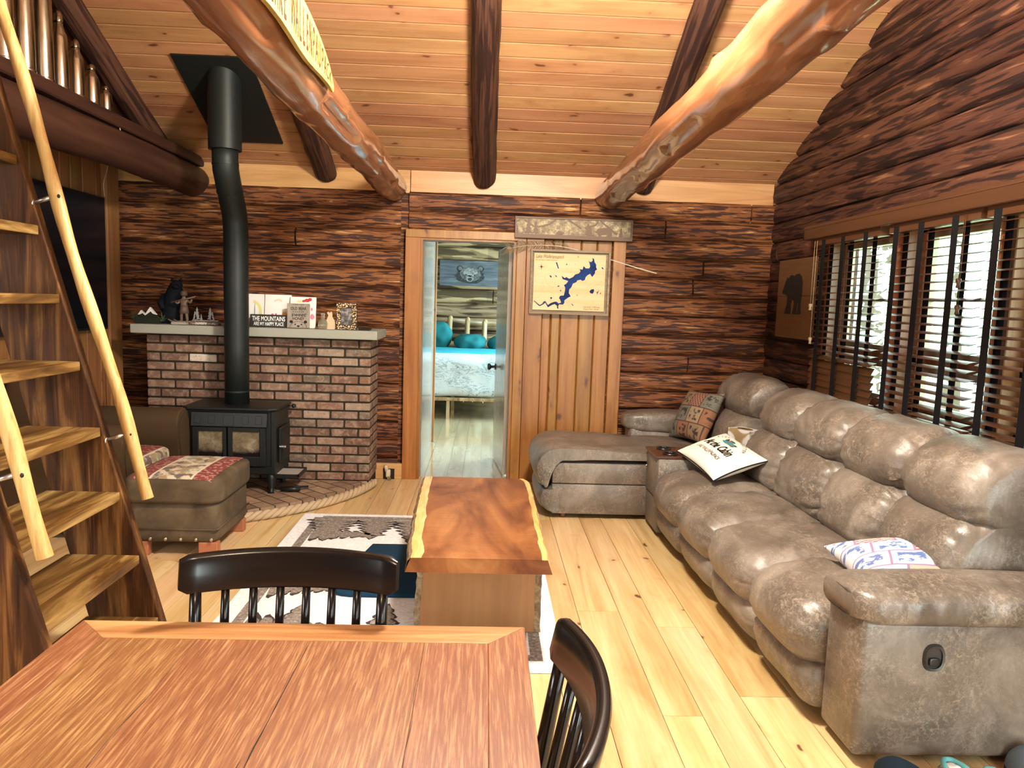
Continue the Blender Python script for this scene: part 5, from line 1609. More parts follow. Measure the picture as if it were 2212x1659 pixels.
bm = B(); prism(bm, [(TX0, TY1), (TX0 + fw, TY1 - fw), (TX1 - fw, TY1 - fw), (TX1, TY1)][::-1], TZ - .035, TZ, .0015); obj('end_rail', bm, TBLX, dt); bm = B(); prism(bm, [(TX0, TY0), (TX0 + fw, TY0 + fw), (TX1 - fw, TY0 + fw), (TX1, TY0)], TZ - .035, TZ, .0015); obj('end_rail', bm, TBLX, dt)
bm = B(); prism(bm, [(TX0, TY0), (TX0, TY1), (TX0 + fw, TY1 - fw), (TX0 + fw, TY0 + fw)][::-1], TZ - .035, TZ, .0015); bmesh.ops.recalc_face_normals(bm, faces=bm.faces); obj('side_rail', bm, TBL, dt); bm = B(); prism(bm, [(TX1, TY0), (TX1, TY1), (TX1 - fw, TY1 - fw), (TX1 - fw, TY0 + fw)], TZ - .035, TZ, .0015); bmesh.ops.recalc_face_normals(bm, faces=bm.faces); obj('side_rail', bm, TBL, dt)
bm = B()
for (x0, y0, x1, y1) in ((TX0 + .08, TY0 + .08, TX1 - .08, TY0 + .1), (TX0 + .08, TY1 - .1, TX1 - .08, TY1 - .08), (TX0 + .08, TY0 + .1, TX0 + .1, TY1 - .1), (TX1 - .1, TY0 + .1, TX1 - .08, TY1 - .1)): box(bm, (x0, y0, .65), (x1, y1, TZ - .035))
obj('apron', bm, TBLX, dt)
for x in (TX0 + .1, TX1 - .1):
    for y in (TY0 + .1, TY1 - .1): bm = B(); prism(bm, [(x - .035, y - .035), (x + .035, y - .035), (x + .035, y + .035), (x - .035, y + .035)], 0, TZ - .035, .004); obj('leg', bm, TBL, dt)

def make_chair(label):
    t = thing('spindle_chair', label, 'chair', (0, 0, 0), 0, 'black spindle-back chairs')
    # rail curve: ends at y=.20, bowing out to y=.285, leaning back with height
    def rc(s, z): return Vector((.228 * s, .215 + .052 * (1 - abs(s) ** 2.1) + (z - .86) * .2, z))
    n = 28
    bm = B(); prev = None
    for i in range(n + 1):
        s = -1 + 2 * i / n
        e = 1 - max(0, (abs(s) - .93) / .07) ** 2 * .22
        zt = .862 + .034 * e + .004 * (1 - s * s); zb = .862 - .044 * e
        ring = []
        pts = [(zb, -.009), (zb + .004, -.012), ((zb + zt) / 2, -.012), (zt - .010, -.012), (zt - .0025, -.008), (zt, 0), (zt - .0025, .008), (zt - .010, .012), ((zb + zt) / 2, .012), (zb + .004, .012), (zb, .009)]
        a = rc(min(1, s + .01), .86); b = rc(max(-1, s - .01), .86); d = (a - b).normalized(); out = Vector((-d.y, d.x, 0))
        if out.y < 0: out = -out
        for (z, o) in pts:
            p = rc(s, z) + out * o * (1 if abs(s) < .97 else .6)
            ring.append(bm.verts.new(p))
        if prev:
            for k in range(11): bm.faces.new((prev[k], ring[k], ring[(k + 1) % 11], prev[(k + 1) % 11]))
        else: bm.faces.new(ring)
        prev = ring
    bm.faces.new(prev[::-1]); bmesh.ops.recalc_face_normals(bm, faces=bm.faces)
    obj('back_rail', bm, BLACK_GLOSS, t, 50, world=False)
    for k in range(8):
        s = -.86 + 1.72 * k / 7
        top = rc(s, .83); bot = Vector((.19 * s / .86, .155 + .03 * (1 - s * s), .445))
        bm = B(); r = .013 if k in (0, 7) else .0095
        tube(bm, seg(bot, top, 6), [r, r * 1.15, r * 1.2, r * 1.1, r, r * .9], 10); obj('spindle', bm, BLACK_GLOSS, t, True, world=False)
    bm = B(); rbox(bm, (-.22, -.14, .415), (.22, .215, .455), 3.2, 12, lambda u, p: p + Vector((0, 0, -.012 * (1 - u.x ** 2) * (1 - u.y ** 2) if u.z > 0 else 0))); obj('seat', bm, BLACK_GLOSS, t, True, world=False)
    for sx in (-1, 1):
        for sy in (-1, 1):
            bm = B(); tube(bm, seg((.15 * sx, .04 + .11 * sy, .42), (.205 * sx, .04 + .165 * sy, 0), 7), [.015, .018, .019, .018, .016, .013, .012], 12); obj('leg', bm, BLACK_GLOSS, t, True, world=False)
    bm = B()
    for sx in (-1, 1): tube(bm, [(.182 * sx, -.1, .18), (.182 * sx, .18, .18)], .009, 8)
    tube(bm, [(-.182, .04, .18), (.182, .04, .18)], .009, 8); obj('stretcher', bm, BLACK_GLOSS, t, True, world=False)
    return t


ch1 = make_chair('black spindle-back chair at the far end of the table, facing the view')
copy_tree(ch1, (-.085, 1.055, 0), -PI / 2 - .06, 'black spindle-back chair at the right side of the table, back seen edge-on')
ch1.location = (-.395, 1.315, 0); ch1.rotation_euler = (0, 0, .03)
# ---------------------------------------------------------------- blinds
SLAT = wood('blind_wood', [(.06, .021, .008), (.095, .036, .014), (.13, .055, .023)], 1, 1, 14, .4, .08, 0, fine=.2)
VAL = wood('valance_wood', [(.058, .022, .008), (.078, .031, .012), (.10, .042, .017)], 1, .6, 14, .45, 0, 0, fine=.2)
va = thing('blind_valance', 'long plain brown wood valance above the blinds', 'valance', (2.16, 3.6, 1.915))
bm = B(); box(bm, (2.105, 2.30, 1.918), (2.125, 4.972, 2.005), .004); box(bm, (2.105, 4.955, 1.918), (2.235, 4.975, 2.005), .004); box(bm, (2.102, 2.30, 1.985), (2.128, 4.975, 1.992)); obj('board', bm, VAL, va)
BL = [(4.86, 4.05, (4.73, 4.47, 4.2), 'dark-taped wood blind nearest the corner, its lower slats closed'),
      (3.955, 3.215, (3.885, 3.66, 3.39), 'dark-taped wood blind in the middle, all slats open'),
      (3.175, 2.36, (3.105, 2.84, 2.5), 'dark-taped wood blind nearest the view, cut by the photo edge')]
ZB0, ZB1, NS = .955, 1.905, 22
for bi_, (ya, yb, tapes, lab) in enumerate(BL):
    bl = thing('window_blind', lab, 'blind', (2.17, (ya + yb) / 2, ZB1), group='wood blinds on the right windows')
    bm = B()
    for k in range(NS + 1):
        z = ZB0 + (ZB1 - ZB0 - .05) * k / NS
        ang = .24
        if bi_ == 0 and z < 1.13: ang = 1.12
        elif bi_ == 0 and z < 1.2: ang = .5
        ca_, sa_ = math.cos(ang), math.sin(ang)
        prof = [(-.025, 0), (-.0125, .0022), (0, .003), (.0125, .0022), (.025, 0), (.0125, -.0005), (0, 0), (-.0125, -.0005)]
        A = []
        for y in (yb + .004, ya - .004):
            A.append([bm.verts.new((2.168 + q * ca_ - h * sa_, y, z + q * sa_ + h * ca_)) for q, h in prof])
        for i in range(8): bm.faces.new((A[0][i], A[1][i], A[1][(i + 1) % 8], A[0][(i + 1) % 8]))
        bm.faces.new(A[0][::-1]); bm.faces.new(A[1])
    bmesh.ops.recalc_face_normals(bm, faces=bm.faces)
    obj('slats', bm, SLAT, bl)
    bm = B(); box(bm, (2.14, yb, ZB1 - .03), (2.2, ya, ZB1 + .02)); obj('head_rail', bm, SLAT, bl)
    bm = B(); box(bm, (2.15, yb, ZB0 - .04), (2.19, ya, ZB0 - .02), .003); obj('bottom_rail', bm, SLAT, bl)
    for y in tapes:
        bm = B()
        box(bm, (2.1385, y - .024, ZB0 - .03), (2.140, y + .024, ZB1)); box(bm, (2.1955, y - .024, ZB0 - .03), (2.197, y + .024, ZB1))
        for k in range(NS + 1):
            z = ZB0 + (ZB1 - ZB0 - .05) * k / NS - .003
            box(bm, (2.14, y - .004, z), (2.196, y + .004, z + .0015))
        obj('ladder_tape', bm, plain('black_tape', (.008, .008, .01), .9) if y == BL[0][2][0] else bpy.data.materials['black_tape'], bl)
    for q, (yy, zz) in enumerate(((ya - .02, 1.50), (ya - .055, 1.28)) if bi_ == 0 else ((yb + .10, 1.62), (yb + .09, 1.50))):
        bm = B(); tube(bm, [(2.132, yy, ZB1), (2.132, yy, zz)], .0016, 5)
        lathe(bm, [(.004, 0), (.011, -.002), (.012, -.012), (.007, -.026), (.010, -.042), (.004, -.044)][::-1], (2.132, yy, zz), 12)
        obj('cord_pull', bm, VAL if bi_ else plain('pale_pull', (.5, .36, .2), .5), bl, True)

# bear picture on the right wall
bp = thing('bear_wall_panel', 'tan wooden wall panel with a dark standing bear silhouette beside the blinds', 'wall art', (2.22, 5.3, 1.25))
TAN = wood('tan_panel', [(.115, .055, .020), (.145, .072, .029), (.175, .088, .038)], 1, .8, 8, .8, 0, 0, fine=.15)
bm = B(); box(bm, (2.212, 5.0, 1.555), (2.238, 5.61, 1.82), .003); box(bm, (2.212, 4.995, 1.25), (2.238, 5.61, 1.553), .003); obj('board', bm, TAN, bp)
Mb = rightM(2.211, 5.61, 1.25)
bear = [(.10, .335), (.135, .385), (.15, .415), (.165, .425), (.175, .44), (.20, .43), (.23, .455), (.27, .455), (.295, .445), (.33, .46), (.38, .462), (.42, .44), (.44, .40), (.445, .33), (.435, .26), (.44, .20), (.44, .175), (.375, .175), (.385, .20), (.395, .25), (.385, .29), (.365, .21), (.36, .175), (.30, .175), (.31, .20), (.325, .255), (.31, .275), (.275, .275), (.265, .24), (.27, .20), (.265, .175), (.22, .175), (.215, .19), (.205, .175), (.16, .175), (.17, .20), (.195, .24), (.20, .30), (.17, .315), (.135, .32), (.11, .325)]
bm = B(); prism(bm, bear, 0, .004, M=Mb); obj('bear_silhouette', bm, plain('faded_black', (.022, .019, .015), .85), bp)
bm = B()
for k in range(8): prism(bm, [(.12 + k * .044, .105), (.15 + k * .044, .105), (.15 + k * .044, .135), (.12 + k * .044, .135)], 0, .001, M=Mb)
obj('faded_lettering', bm, plain('faded_tan', (.16, .07, .028), .9), bp)

# cutout light cover over the panelled bay
hg = thing('metal_scene_cover', 'rusty metal box cover cut with pine trees, hills and bears above the map', 'wall decor', (.66, 5.85, 1.945))
RUST = plain('brown_metal', (.13, .075, .045), .55, .2)
MIC = Mt('mottled_parchment', (.45, .36, .2), .6); MIC.color(MIC.ramp(MIC.noise(MIC.co((1, 1, 1)), 34, 5, .7), [(.35, (.13, .095, .05)), (.5, (.24, .18, .10)), (.66, (.50, .41, .24))])); MIC = MIC.m
hx0, hx1, hz0, hz1 = .204, 1.121, 1.944, 2.106
bm = B(); box(bm, (hx0 + .005, 5.835, hz0 + .01), (hx1 - .005, 5.84, hz1 - .005)); obj('backing', bm, MIC, hg)
bm = B()
for (a, b, c, d) in ((hx0, hx1, hz0, hz0 + .03), (hx0, hx1, hz1 - .012, hz1), (hx0, hx0 + .01, hz0 + .03, hz1 - .012), (hx1 - .012, hx1, hz0 + .03, hz1 - .012)): box(bm, (a, 5.825, c), (b, 5.834, d))
box(bm, (hx0, 5.834, hz1 - .004), (hx1, 5.868, hz1)); box(bm, (hx0, 5.834, hz0), (hx1, 5.868, hz0 + .004)); box(bm, (hx0, 5.834, hz0 + .004), (hx0 + .004, 5.868, hz1 - .004)); box(bm, (hx1 - .004, 5.834, hz0 + .004), (hx1, 5.868, hz1 - .004))
obj('box_frame', bm, RUST, hg)
Mh = wallM(0, 5.834, 0)
for cx_, h, w in ((.222, .07, .03), (.308, .128, .06), (.365, .11, .05), (.772, .105, .055), (.79, .09, .04), (1.03, .075, .04)):
    bm = B(); pine(bm, cx_, hz0 + .025, h, w, Mh, .0045 + cx_ * .001, 4); obj('pine_cutout', bm, RUST, hg)
def bearshape(x, z, s, f=1): return [(x + f * q[0] * s, z + q[1] * s) for q in ((-.5, 0), (-.5, .3), (-.42, .5), (-.2, .58), (.1, .55), (.3, .52), (.42, .5), (.52, .36), (.6, .3), (.56, .24), (.42, .22), (.38, .15), (.36, 0), (.2, 0), (.2, .14), (-.2, .14), (-.24, 0))]
bm = B(); prism(bm, bearshape(.555, hz0 + .028, .055), 0, .005, M=Mh); prism(bm, bearshape(.90, hz0 + .028, .12, -1), 0, .005, M=Mh); bmesh.ops.recalc_face_normals(bm, faces=bm.faces); obj('bear_cutout', bm, RUST, hg)
for pts in (((.21, .12), (.245, .14)), ((.275, .138), (.35, .09)), ((.38, .085), (.47, .11), (.52, .148)), ((.62, .148), (.72, .085)), ((.745, .09), (.83, .115), (.85, .145)), ((.865, .148), (1.0, .05))):
    bm = B()
    for a, b in zip(pts, pts[1:]):
        A = Vector((a[0], hz0 + a[1])); Bv = Vector((b[0], hz0 + b[1])); d = (Bv - A).normalized(); p = Vector((-d.y, d.x)) * .006
        prism(bm, [A - p, Bv - p, Bv + p, A + p], 0, .004, M=Mh)
    bmesh.ops.recalc_face_normals(bm, faces=bm.faces)
    obj('ridge_line', bm, RUST, hg)

# lake map
mp = thing('lake_map', 'framed layered wood lake map with a long dark blue lake on the pine panel', 'map', (.65, 5.85, 1.36))
mx0, mx1, mz0, mz1 = .334, .96, 1.361, 1.862
FRW = wood('grey_oak_frame', [(.17, .115, .07), (.25, .18, .115), (.33, .25, .17)], 0, 2, 20, .6, .1, 0)
bm = B()
fw2 = .016
for (a, b, c, d) in ((mx0, mx1, mz0, mz0 + fw2), (mx0, mx1, mz1 - fw2, mz1), (mx0, mx0 + fw2, mz0 + fw2, mz1 - fw2), (mx1 - fw2, mx1, mz0 + fw2, mz1 - fw2)): box(bm, (a, 5.83, c), (b, 5.866, d))
box(bm, (mx0 + .01, 5.858, mz0 + .01), (mx1 - .01, 5.864, mz1 - .01)); obj('frame', bm, FRW, mp)
MAPW = wood('maple_map', [(.60, .42, .22), (.68, .50, .28), (.74, .56, .34)], 0, 1, 16, .6, 0, 0, fine=.1, bump=0)
px0, px1, pz0, pz1 = .362, .925, 1.392, 1.832
bm = B(); box(bm, (px0, 5.844, pz0), (px1, 5.852, pz1), .001); obj('map_board', bm, MAPW, mp)
def mpt(u, v):  # crop pixels of the map face -> wall plane
    return (px0 + (u - 235 + (v - 600) * .034) / 1082 * (px1 - px0), pz1 - (v - 598 - (u - 235) * .035) / 850 * (pz1 - pz0))
lake = [(1045, 700), (1062, 730), (1090, 735), (1112, 715), (1108, 672), (1132, 690), (1140, 735), (1165, 775), (1165, 815), (1180, 848), (1150, 865), (1148, 905), (1110, 958), (1090, 940), (1075, 912), (1040, 930), (1010, 960), (995, 1005), (960, 1018), (930, 1000), (880, 1012), (870, 1035), (815, 1060), (795, 1110), (760, 1150), (755, 1200), (785, 1250), (745, 1270), (690, 1310), (690, 1345), (670, 1375), (610, 1370), (595, 1395), (600, 1440), (580, 1430), (575, 1390), (540, 1365), (500, 1380), (440, 1415), (425, 1390), (400, 1345), (370, 1370), (320, 1395), (300, 1390), (235, 1325), (220, 1322), (235, 1312), (315, 1380), (360, 1355), (370, 1330), (400, 1318), (420, 1350), (440, 1380), (480, 1350), (540, 1330), (570, 1330), (600, 1355), (640, 1345), (625, 1300), (605, 1275), (625, 1240), (680, 1235), (695, 1170), (700, 1120), (680, 1080), (715, 1060), (745, 1020), (660, 990), (645, 940), (690, 975), (715, 960), (760, 985), (815, 960), (850, 920), (905, 905), (930, 875), (915, 840), (960, 850), (975, 795), (1010, 830), (1060, 830), (1075, 800), (1065, 760)]
Mm = wallM(0, 5.8437, 0)
bm = B(); lv = [Vector((*mpt(*p), 0)) for p in lake]; vv_ = [bm.verts.new(Mm @ p) for p in lv]
for tri in mathutils.geometry.tessellate_polygon([lv]): bm.faces.new([vv_[i] for i in tri])
bmesh.ops.recalc_face_normals(bm, faces=bm.faces)
LB = Mt('lake_blue', (.02, .06, .2), .7, spec=.2); LB.color(LB.ramp(LB.noise(LB.co((9, 9, 9)), 1, 3), [(.4, (.003, .013, .085)), (.6, (.009, .038, .16))])); obj('lake', bm, LB.m, mp)
bm = B()
for pts in ([(555, 740), (575, 740), (605, 830), (590, 835)], [(1065, 1180), (1090, 1150), (1130, 1140), (1140, 1165), (1120, 1210), (1085, 1205)], [(1165, 1175), (1185, 1190), (1215, 1150), (1190, 1215), (1185, 1230), (1180, 1195)], [(1225, 1215), (1235, 1190), (1245, 1215)], [(1245, 815), (1265, 815), (1282, 848), (1258, 840)], [(460, 940), (480, 935), (495, 955), (485, 972)], [(535, 925), (575, 945), (570, 965)], [(580, 1095), (600, 1085), (620, 1095), (590, 1110)], [(470, 1270), (490, 1258), (505, 1270), (490, 1295)], [(790, 1360), (800, 1362), (830, 1385), (815, 1390)], [(710, 770), (722, 758), (732, 770), (720, 785)], [(845, 762), (855, 762), (850, 775)], [(870, 1215), (890, 1240), (880, 1245)], [(620, 1160), (632, 1150), (640, 1165), (628, 1180)], [(875, 635), (905, 665), (895, 668)]): poly(bm, [mpt(*p) for p in pts], Mm)
bmesh.ops.recalc_face_normals(bm, faces=bm.faces)
obj('pond', bm, LB.m, mp)
bm = B()
R = random.Random(44)
for k in range(46):
    u, v = R.uniform(240, 1290), R.uniform(740, 1440); a = R.uniform(0, PI); pts = []
    for q in range(7):
        pts.append(mpt(min(max(u, 230), 1290), min(max(v, 660), 1450))); a += R.uniform(-.6, .6); u += 22 * math.cos(a); v += 22 * math.sin(a)
    for p, q in zip(pts, pts[1:]):
        d = Vector((q[0] - p[0], q[1] - p[1]))
        if d.length < 1e-4: continue
        n_ = Vector((-d.y, d.x)).normalized() * .0006
        poly(bm, [(p[0] - n_.x, p[1] - n_.y), (q[0] - n_.x, q[1] - n_.y), (q[0] + n_.x, q[1] + n_.y), (p[0] + n_.x, p[1] + n_.y)], Mm, -.0002)
obj('road_line', bm, plain('road_engraving', (.40, .25, .12), .7), mp)
bm = B(); c0 = mpt(340, 805)
for k in range(8):
    a = k * PI / 4; l = .028 if k % 2 == 0 else .012
    poly(bm, [(c0[0] + l * math.cos(a), c0[1] + l * math.sin(a)), (c0[0] + .003 * math.cos(a + 1.57), c0[1] + .003 * math.sin(a + 1.57)), (c0[0] - .003 * math.cos(a + 1.57), c0[1] - .003 * math.sin(a + 1.57))], Mm, .0004)
t0 = mpt(255, 668); text_pts(bm, 'Lake Wallenpaupack', .04, wallM(t0[0], 5.8432, t0[1]), 'LEFT', sx=.66, shear=.35)
t0 = mpt(255, 708); text_pts(bm, 'Pike and Wayne Counties, Pennsylvania', .014, wallM(t0[0], 5.8432, t0[1]), 'LEFT', sx=.75)
t0 = mpt(978, 1420); text_pts(bm, 'Lake Acres - 5,700 acres', .017, wallM(t0[0], 5.8432, t0[1]), 'LEFT', sx=.75)
t0 = mpt(975, 1452); text_pts(bm, 'Deepest Point - 60 feet', .017, wallM(t0[0], 5.8432, t0[1]), 'LEFT', sx=.77)
obj('lettering', bm, plain('engraved_brown', (.09, .04, .015), .7), mp)

# feather behind the map
ft = thing('long_feather', 'long bird feather with a white quill tucked behind the lake map', 'feather', (.75, 5.862, 1.75))
q = spline([(1.33, 5.845, 1.705), (1.15, 5.868, 1.752), (.97, 5.868, 1.80), (.66, 5.868, 1.875), (.48, 5.862, 1.895), (.30, 5.858, 1.885), (.16, 5.855, 1.86)], 60, False)
bm = B(); tube(bm, q, [.0042 * (1 - .75 * i / (len(q) - 1)) for i in range(len(q))], 8); obj('quill', bm, plain('quill_white', (.7, .64, .52), .5), ft, True)
bm = B(); R = random.Random(5)
for i, p in enumerate(q):
    if i < len(q) * .5: continue
    for s in (-1, 1):
        for k in range(3):
            L = R.uniform(.04, .09); bb = Vector((-.6, 0, .8 * s)).normalized(); p2 = p + Vector((R.uniform(-.01, .01), 0, 0))
            if p2.z + bb.z * L > 1.935: L = max(.012, (1.935 - p2.z) / bb.z)
            tube(bm, [p2, p2 + bb * L * .6 + Vector((0, -.002, 0)), p2 + bb * L + Vector((-.01, -.003, -.008 * s))], [.0011, .0009, .0004], 4, False)
ell(bm, (.165, 5.852, 1.86), (.02, .003, .012))
vn = obj('vane', bm, plain('feather_brown', (.24, .17, .09), .7), ft)

# ---------------------------------------------------------------- shoes on the floor
def shoe(name, label, x, y, rz, L, W, Hh, mat, sole, inner, strap=False, group='shoes by the sofa arm'):
    t = thing(name, label, 'shoe', (x, y, 0), rz, group)
    n = 18; ns = 13
    def half(v):  # footprint half width, v from heel(-1) to toe(1)
        return W / 2 * (max(0, 1 - abs(v) ** 3.2)) ** .5 * (1 + .12 * v)
    bm = B(); pts = [(half(-1 + 2 * k / 30) * s, (-1 + 2 * k / 30) * L / 2) for s in (1, -1) for k in (range(31) if s > 0 else range(30, -1, -1))]
    cl = []
    for p in pts:
        if not cl or (Vector(p) - Vector(cl[-1])).length > .002: cl.append(p)
    if (Vector(cl[0]) - Vector(cl[-1])).length < .002: cl.pop()
    prism(bm, cl, 0, .022, .004, 2); bmesh.ops.recalc_face_normals(bm, faces=bm.faces); obj('sole', bm, sole, t, 50, world=False)
    bm = B(); prev = None
    for i in range(n + 1):
        v = -1 + 2 * i / n; v *= .985
        h = Hh * (1 - abs(v) ** 4 * .75) * (1.0 if v > 0 else .85)
        op = 0.0
        if -.78 < v < .12: op = min(1, (v + .78) / .15, (.12 - v) / .22) * .95
        ring = []
        for k in range(ns):
            a = PI * k / (ns - 1)
            aa = a if op == 0 else (a if a < PI * (.5 - .22 * op) or a > PI * (.5 + .22 * op) else a)
            c, s = math.cos(aa), math.sin(aa)
            r = half(v) * .97
            zz = .018 + h * s ** .8
            if op and abs(a - PI / 2) < PI * .26 * op: zz = .018 + h * .42; r *= .8
            ring.append(bm.verts.new((r * c, v * L / 2, zz)))
        if prev:
            for k in range(ns - 1): bm.faces.new((prev[k], prev[k + 1], ring[k + 1], ring[k]))
        prev = ring
    bmesh.ops.recalc_face_normals(bm, faces=bm.faces)
    obj('upper', bm, mat, t, True, world=False)
    if inner:
        bm = B(); rr = [Vector((half(v) * 1.0 * s_, v * L / 2, .018 + Hh * .80)) for v, s_ in [(-.1, .55), (.06, .3), (.1, 0), (.06, -.3), (-.1, -.55), (-.4, -.72), (-.7, -.5), (-.78, 0), (-.7, .5), (-.4, .72)]]
        tube(bm, spline(rr, 60) + [spline(rr, 60)[0]], .008, 8, False); obj('collar', bm, inner, t, True, world=False)
    if strap == 'fluff':
        bm = B(); rbox(bm, (-.03, -L * .40, .02), (.03, -L * .12, Hh * 1.05), 2.5, 8, lambda u, p: p + Vector((noise.noise(p * 60), noise.noise(p * 55), noise.noise(p * 50))) * .006); obj('fluffy_lining', bm, WHITE_PAPER, t, True, world=False)
    elif strap:
        bm = B(); tube(bm, spline([(-W * .46, -.02, .05), (-W * .49, -L * .35, Hh * .85), (-W * .3, -L * .48, Hh), (0, -L * .53, Hh * 1.05), (W * .3, -L * .48, Hh), (W * .49, -L * .35, Hh * .85), (W * .46, -.02, .05)], 60, False), .015, 8); obj('heel_strap', bm, CLOG, t, True, world=False)
    return t


TEAL = plain('teal_foam', (.12, .42, .44), .6)
CLOG = Mt('multicolour_print', (.6, .5, .5), .6); vv = CLOG.co((1, 1, 1)); CLOG.color(CLOG.ramp(CLOG.sep(CLOG.voro(vv, 34, out='Color'))[0], [(0, (.72, .68, .66)), (.3, (.50, .07, .12)), (.45, (.10, .38, .40)), (.6, (.75, .72, .70)), (.8, (.62, .25, .28)), (.92, (.05, .06, .12))], 'CONSTANT')); CLOG = CLOG.m
shoe('slipper', 'dark navy slipper on the floor at the near corner of the sofa arm', 1.335, 2.04, .45, .27, .105, .075, plain('dark_navy_suede', (.005, .014, .024), .9), BLACK_PLASTIC, None)
shoe('clog', 'multicoloured printed clog with teal rim beside the navy slipper', 1.48, 2.03, PI, .24, .098, .068, CLOG, WHITE_PAPER, TEAL, 'fluff')
shoe('clog', 'multicoloured printed clog lying lower at the photo edge beside the grey one', 1.60, 2.0, PI + .1, .24, .098, .055, CLOG, WHITE_PAPER, TEAL)
shoe('clog', 'grey blue clog at the right bottom corner by the sofa arm', 1.76, 2.06, .1, .29, .115, .10, plain('grey_blue_foam', (.16, .24, .32), .6), plain('dark_sole', (.03, .05, .08), .7), plain('dark_blue_lining', (.02, .04, .08), .8))

# ---------------------------------------------------------------- bedroom
bd = thing('log_bed', 'log bed with a white pine print quilt seen through the doorway', 'bed', (-.3, 9.5, 0))
PALE = wood('pale_bed_log', [(.20, .12, .05), (.34, .23, .11), (.50, .38, .21)], 2, 1, 10, .5, .1, .3)
BX0, BX1, BY0, BY1 = -1.05, .55, 8.95, 10.42
bm = B(); box(bm, (BX0, BY0 - .02, .225), (BX1, BY0 + .03, .265), .006); box(bm, (BX0, BY0, .225), (BX0 + .05, BY1, .265)); box(bm, (BX1 - .05, BY0, .225), (BX1, BY1, .265)); obj('rail', bm, PALE, bd)
for x, y in ((BX0 + .05, BY0 + .03), (-.435, BY0 + .03), (BX1 - .05, BY0 + .03), (-.40, BY0 + .5), (BX0 + .05, BY1), (BX1 - .05, BY1)):
    bm = B(); box(bm, (x - .02, y - .02, 0), (x + .02, y + .02, .24)); obj('leg', bm, PALE, bd)
QM = Mt('pine_print_quilt', (.75, .78, .78), .9)
qv = QM.vadd(QM.co((1, 1, 1)), QM.noise(QM.co((4, 4, 4)), 1, 2, col=True))
q1 = QM.noise(QM.co((3, 3, 9)), 1, 6, .7, 2.5)
ln = QM.ramp(q1, [(.465, 0.), (.492, 1.), (.52, 0.)])
q2 = QM.noise(QM.co((2.0, 2.0, 3.4)), 1, 2)
QM.color(QM.mix(QM.math('MULTIPLY', ln, QM.ramp(q2, [(.44, 0.), (.50, 1.)])), (.50, .56, .58), (.05, .11, .15))); QM.bump(QM.noise(QM.co((3, 3, 2)), 1, 3), .5, .04)
bm = B(); rbox(bm, (BX0 - .02, BY0 - .03, .26), (BX1 + .02, BY1 - .02, .765), 9, 18, lambda u, p: p + Vector((0, -.015 * noise.noise(p * 4) if u.y < -.5 else 0, .012 * noise.noise(p * 5)))); obj('quilt', bm, QM.m, bd, True)
bm = B(); rbox(bm, (BX0 - .03, 9.55, .60), (BX1 + .03, BY1 - .04, .80), 7, 14); obj('turquoise_sheet', bm, plain('turquoise_sheet_cloth', (.03, .30, .38), .85), bd, True)
for k in range(7):
    x = -.98 + k * .245 - .03; bm = B()
    log_tube(bm, (x, BY1 + .05, .45), (x + .02, BY1 + .05, 1.17 + .02 * math.sin(k)), .042, .034, 16, 12, .2, 60 + k, 4, .12)
    ell(bm, (x + .02, BY1 + .05, 1.17 + .02 * math.sin(k)), (.034, .034, .04), seg=10); obj('spindle', bm, PALE, bd, True)
bm = B(); log_tube(bm, (BX0, BY1 + .05, .82), (BX1, BY1 + .05, .82), .05, .05, 24, 14, .1, 70, 4, .1); obj('headboard_bar', bm, PALE, bd, True)
TQ = plain('teal_pillowcase', (.008, .105, .11), .85)
for lab, c_, s_, M_ in (('plump teal pillow standing at the left of the bed', (-.665, 10.16, .95), (.21, .10, .2), Matrix.Rotation(.35, 4, 'X')), ('rumpled teal pillow lying in the middle of the bed', (-.21, 10.14, .88), (.22, .15, .10), Matrix.Rotation(.2, 4, 'X')), ('teal pillow lying at the right of the bed by the door', (.235, 10.16, .87), (.21, .15, .095), Matrix.Rotation(.2, 4, 'X'))):
    bm = B(); rbox(bm, [-v for v in s_], s_, 2.6, 12, lambda u, p: p + Vector((noise.noise(p * 9), noise.noise(p * 8 + Vector((4, 0, 0))), noise.noise(p * 9 + Vector((0, 7, 0))))) * .022, M=Matrix.Translation(c_) @ M_)
    o = obj('bed_pillow', bm, TQ, smooth=True, recenter=True); tag(o, lab, 'pillow', 'pillows on the bed')
bw = thing('bear_canvas', 'grey canvas of a swimming bear face above the bed', 'wall art', (-.23, 10.55, 1.65))
WAT = Mt('grey_water_paint', (.1, .11, .13), .7); WAT.color(WAT.ramp(WAT.noise(WAT.co((3, 3, 26)), 1, 4, .6, .6), [(.35, (.03, .036, .043)), (.55, (.06, .067, .077)), (.72, (.12, .13, .14))]))
bm = B(); box(bm, (-.668, 10.54, 1.645), (.175, 10.575, 1.995)); obj('canvas', bm, WAT.m, bw)
def fur(name, a, b_):
    m = Mt(name, a, .9, spec=.1); m.color(m.ramp(m.noise(m.co((1, 1, 1)), 38, 5, .7, 1.2), [(.36, a), (.64, b_)])); return m.m


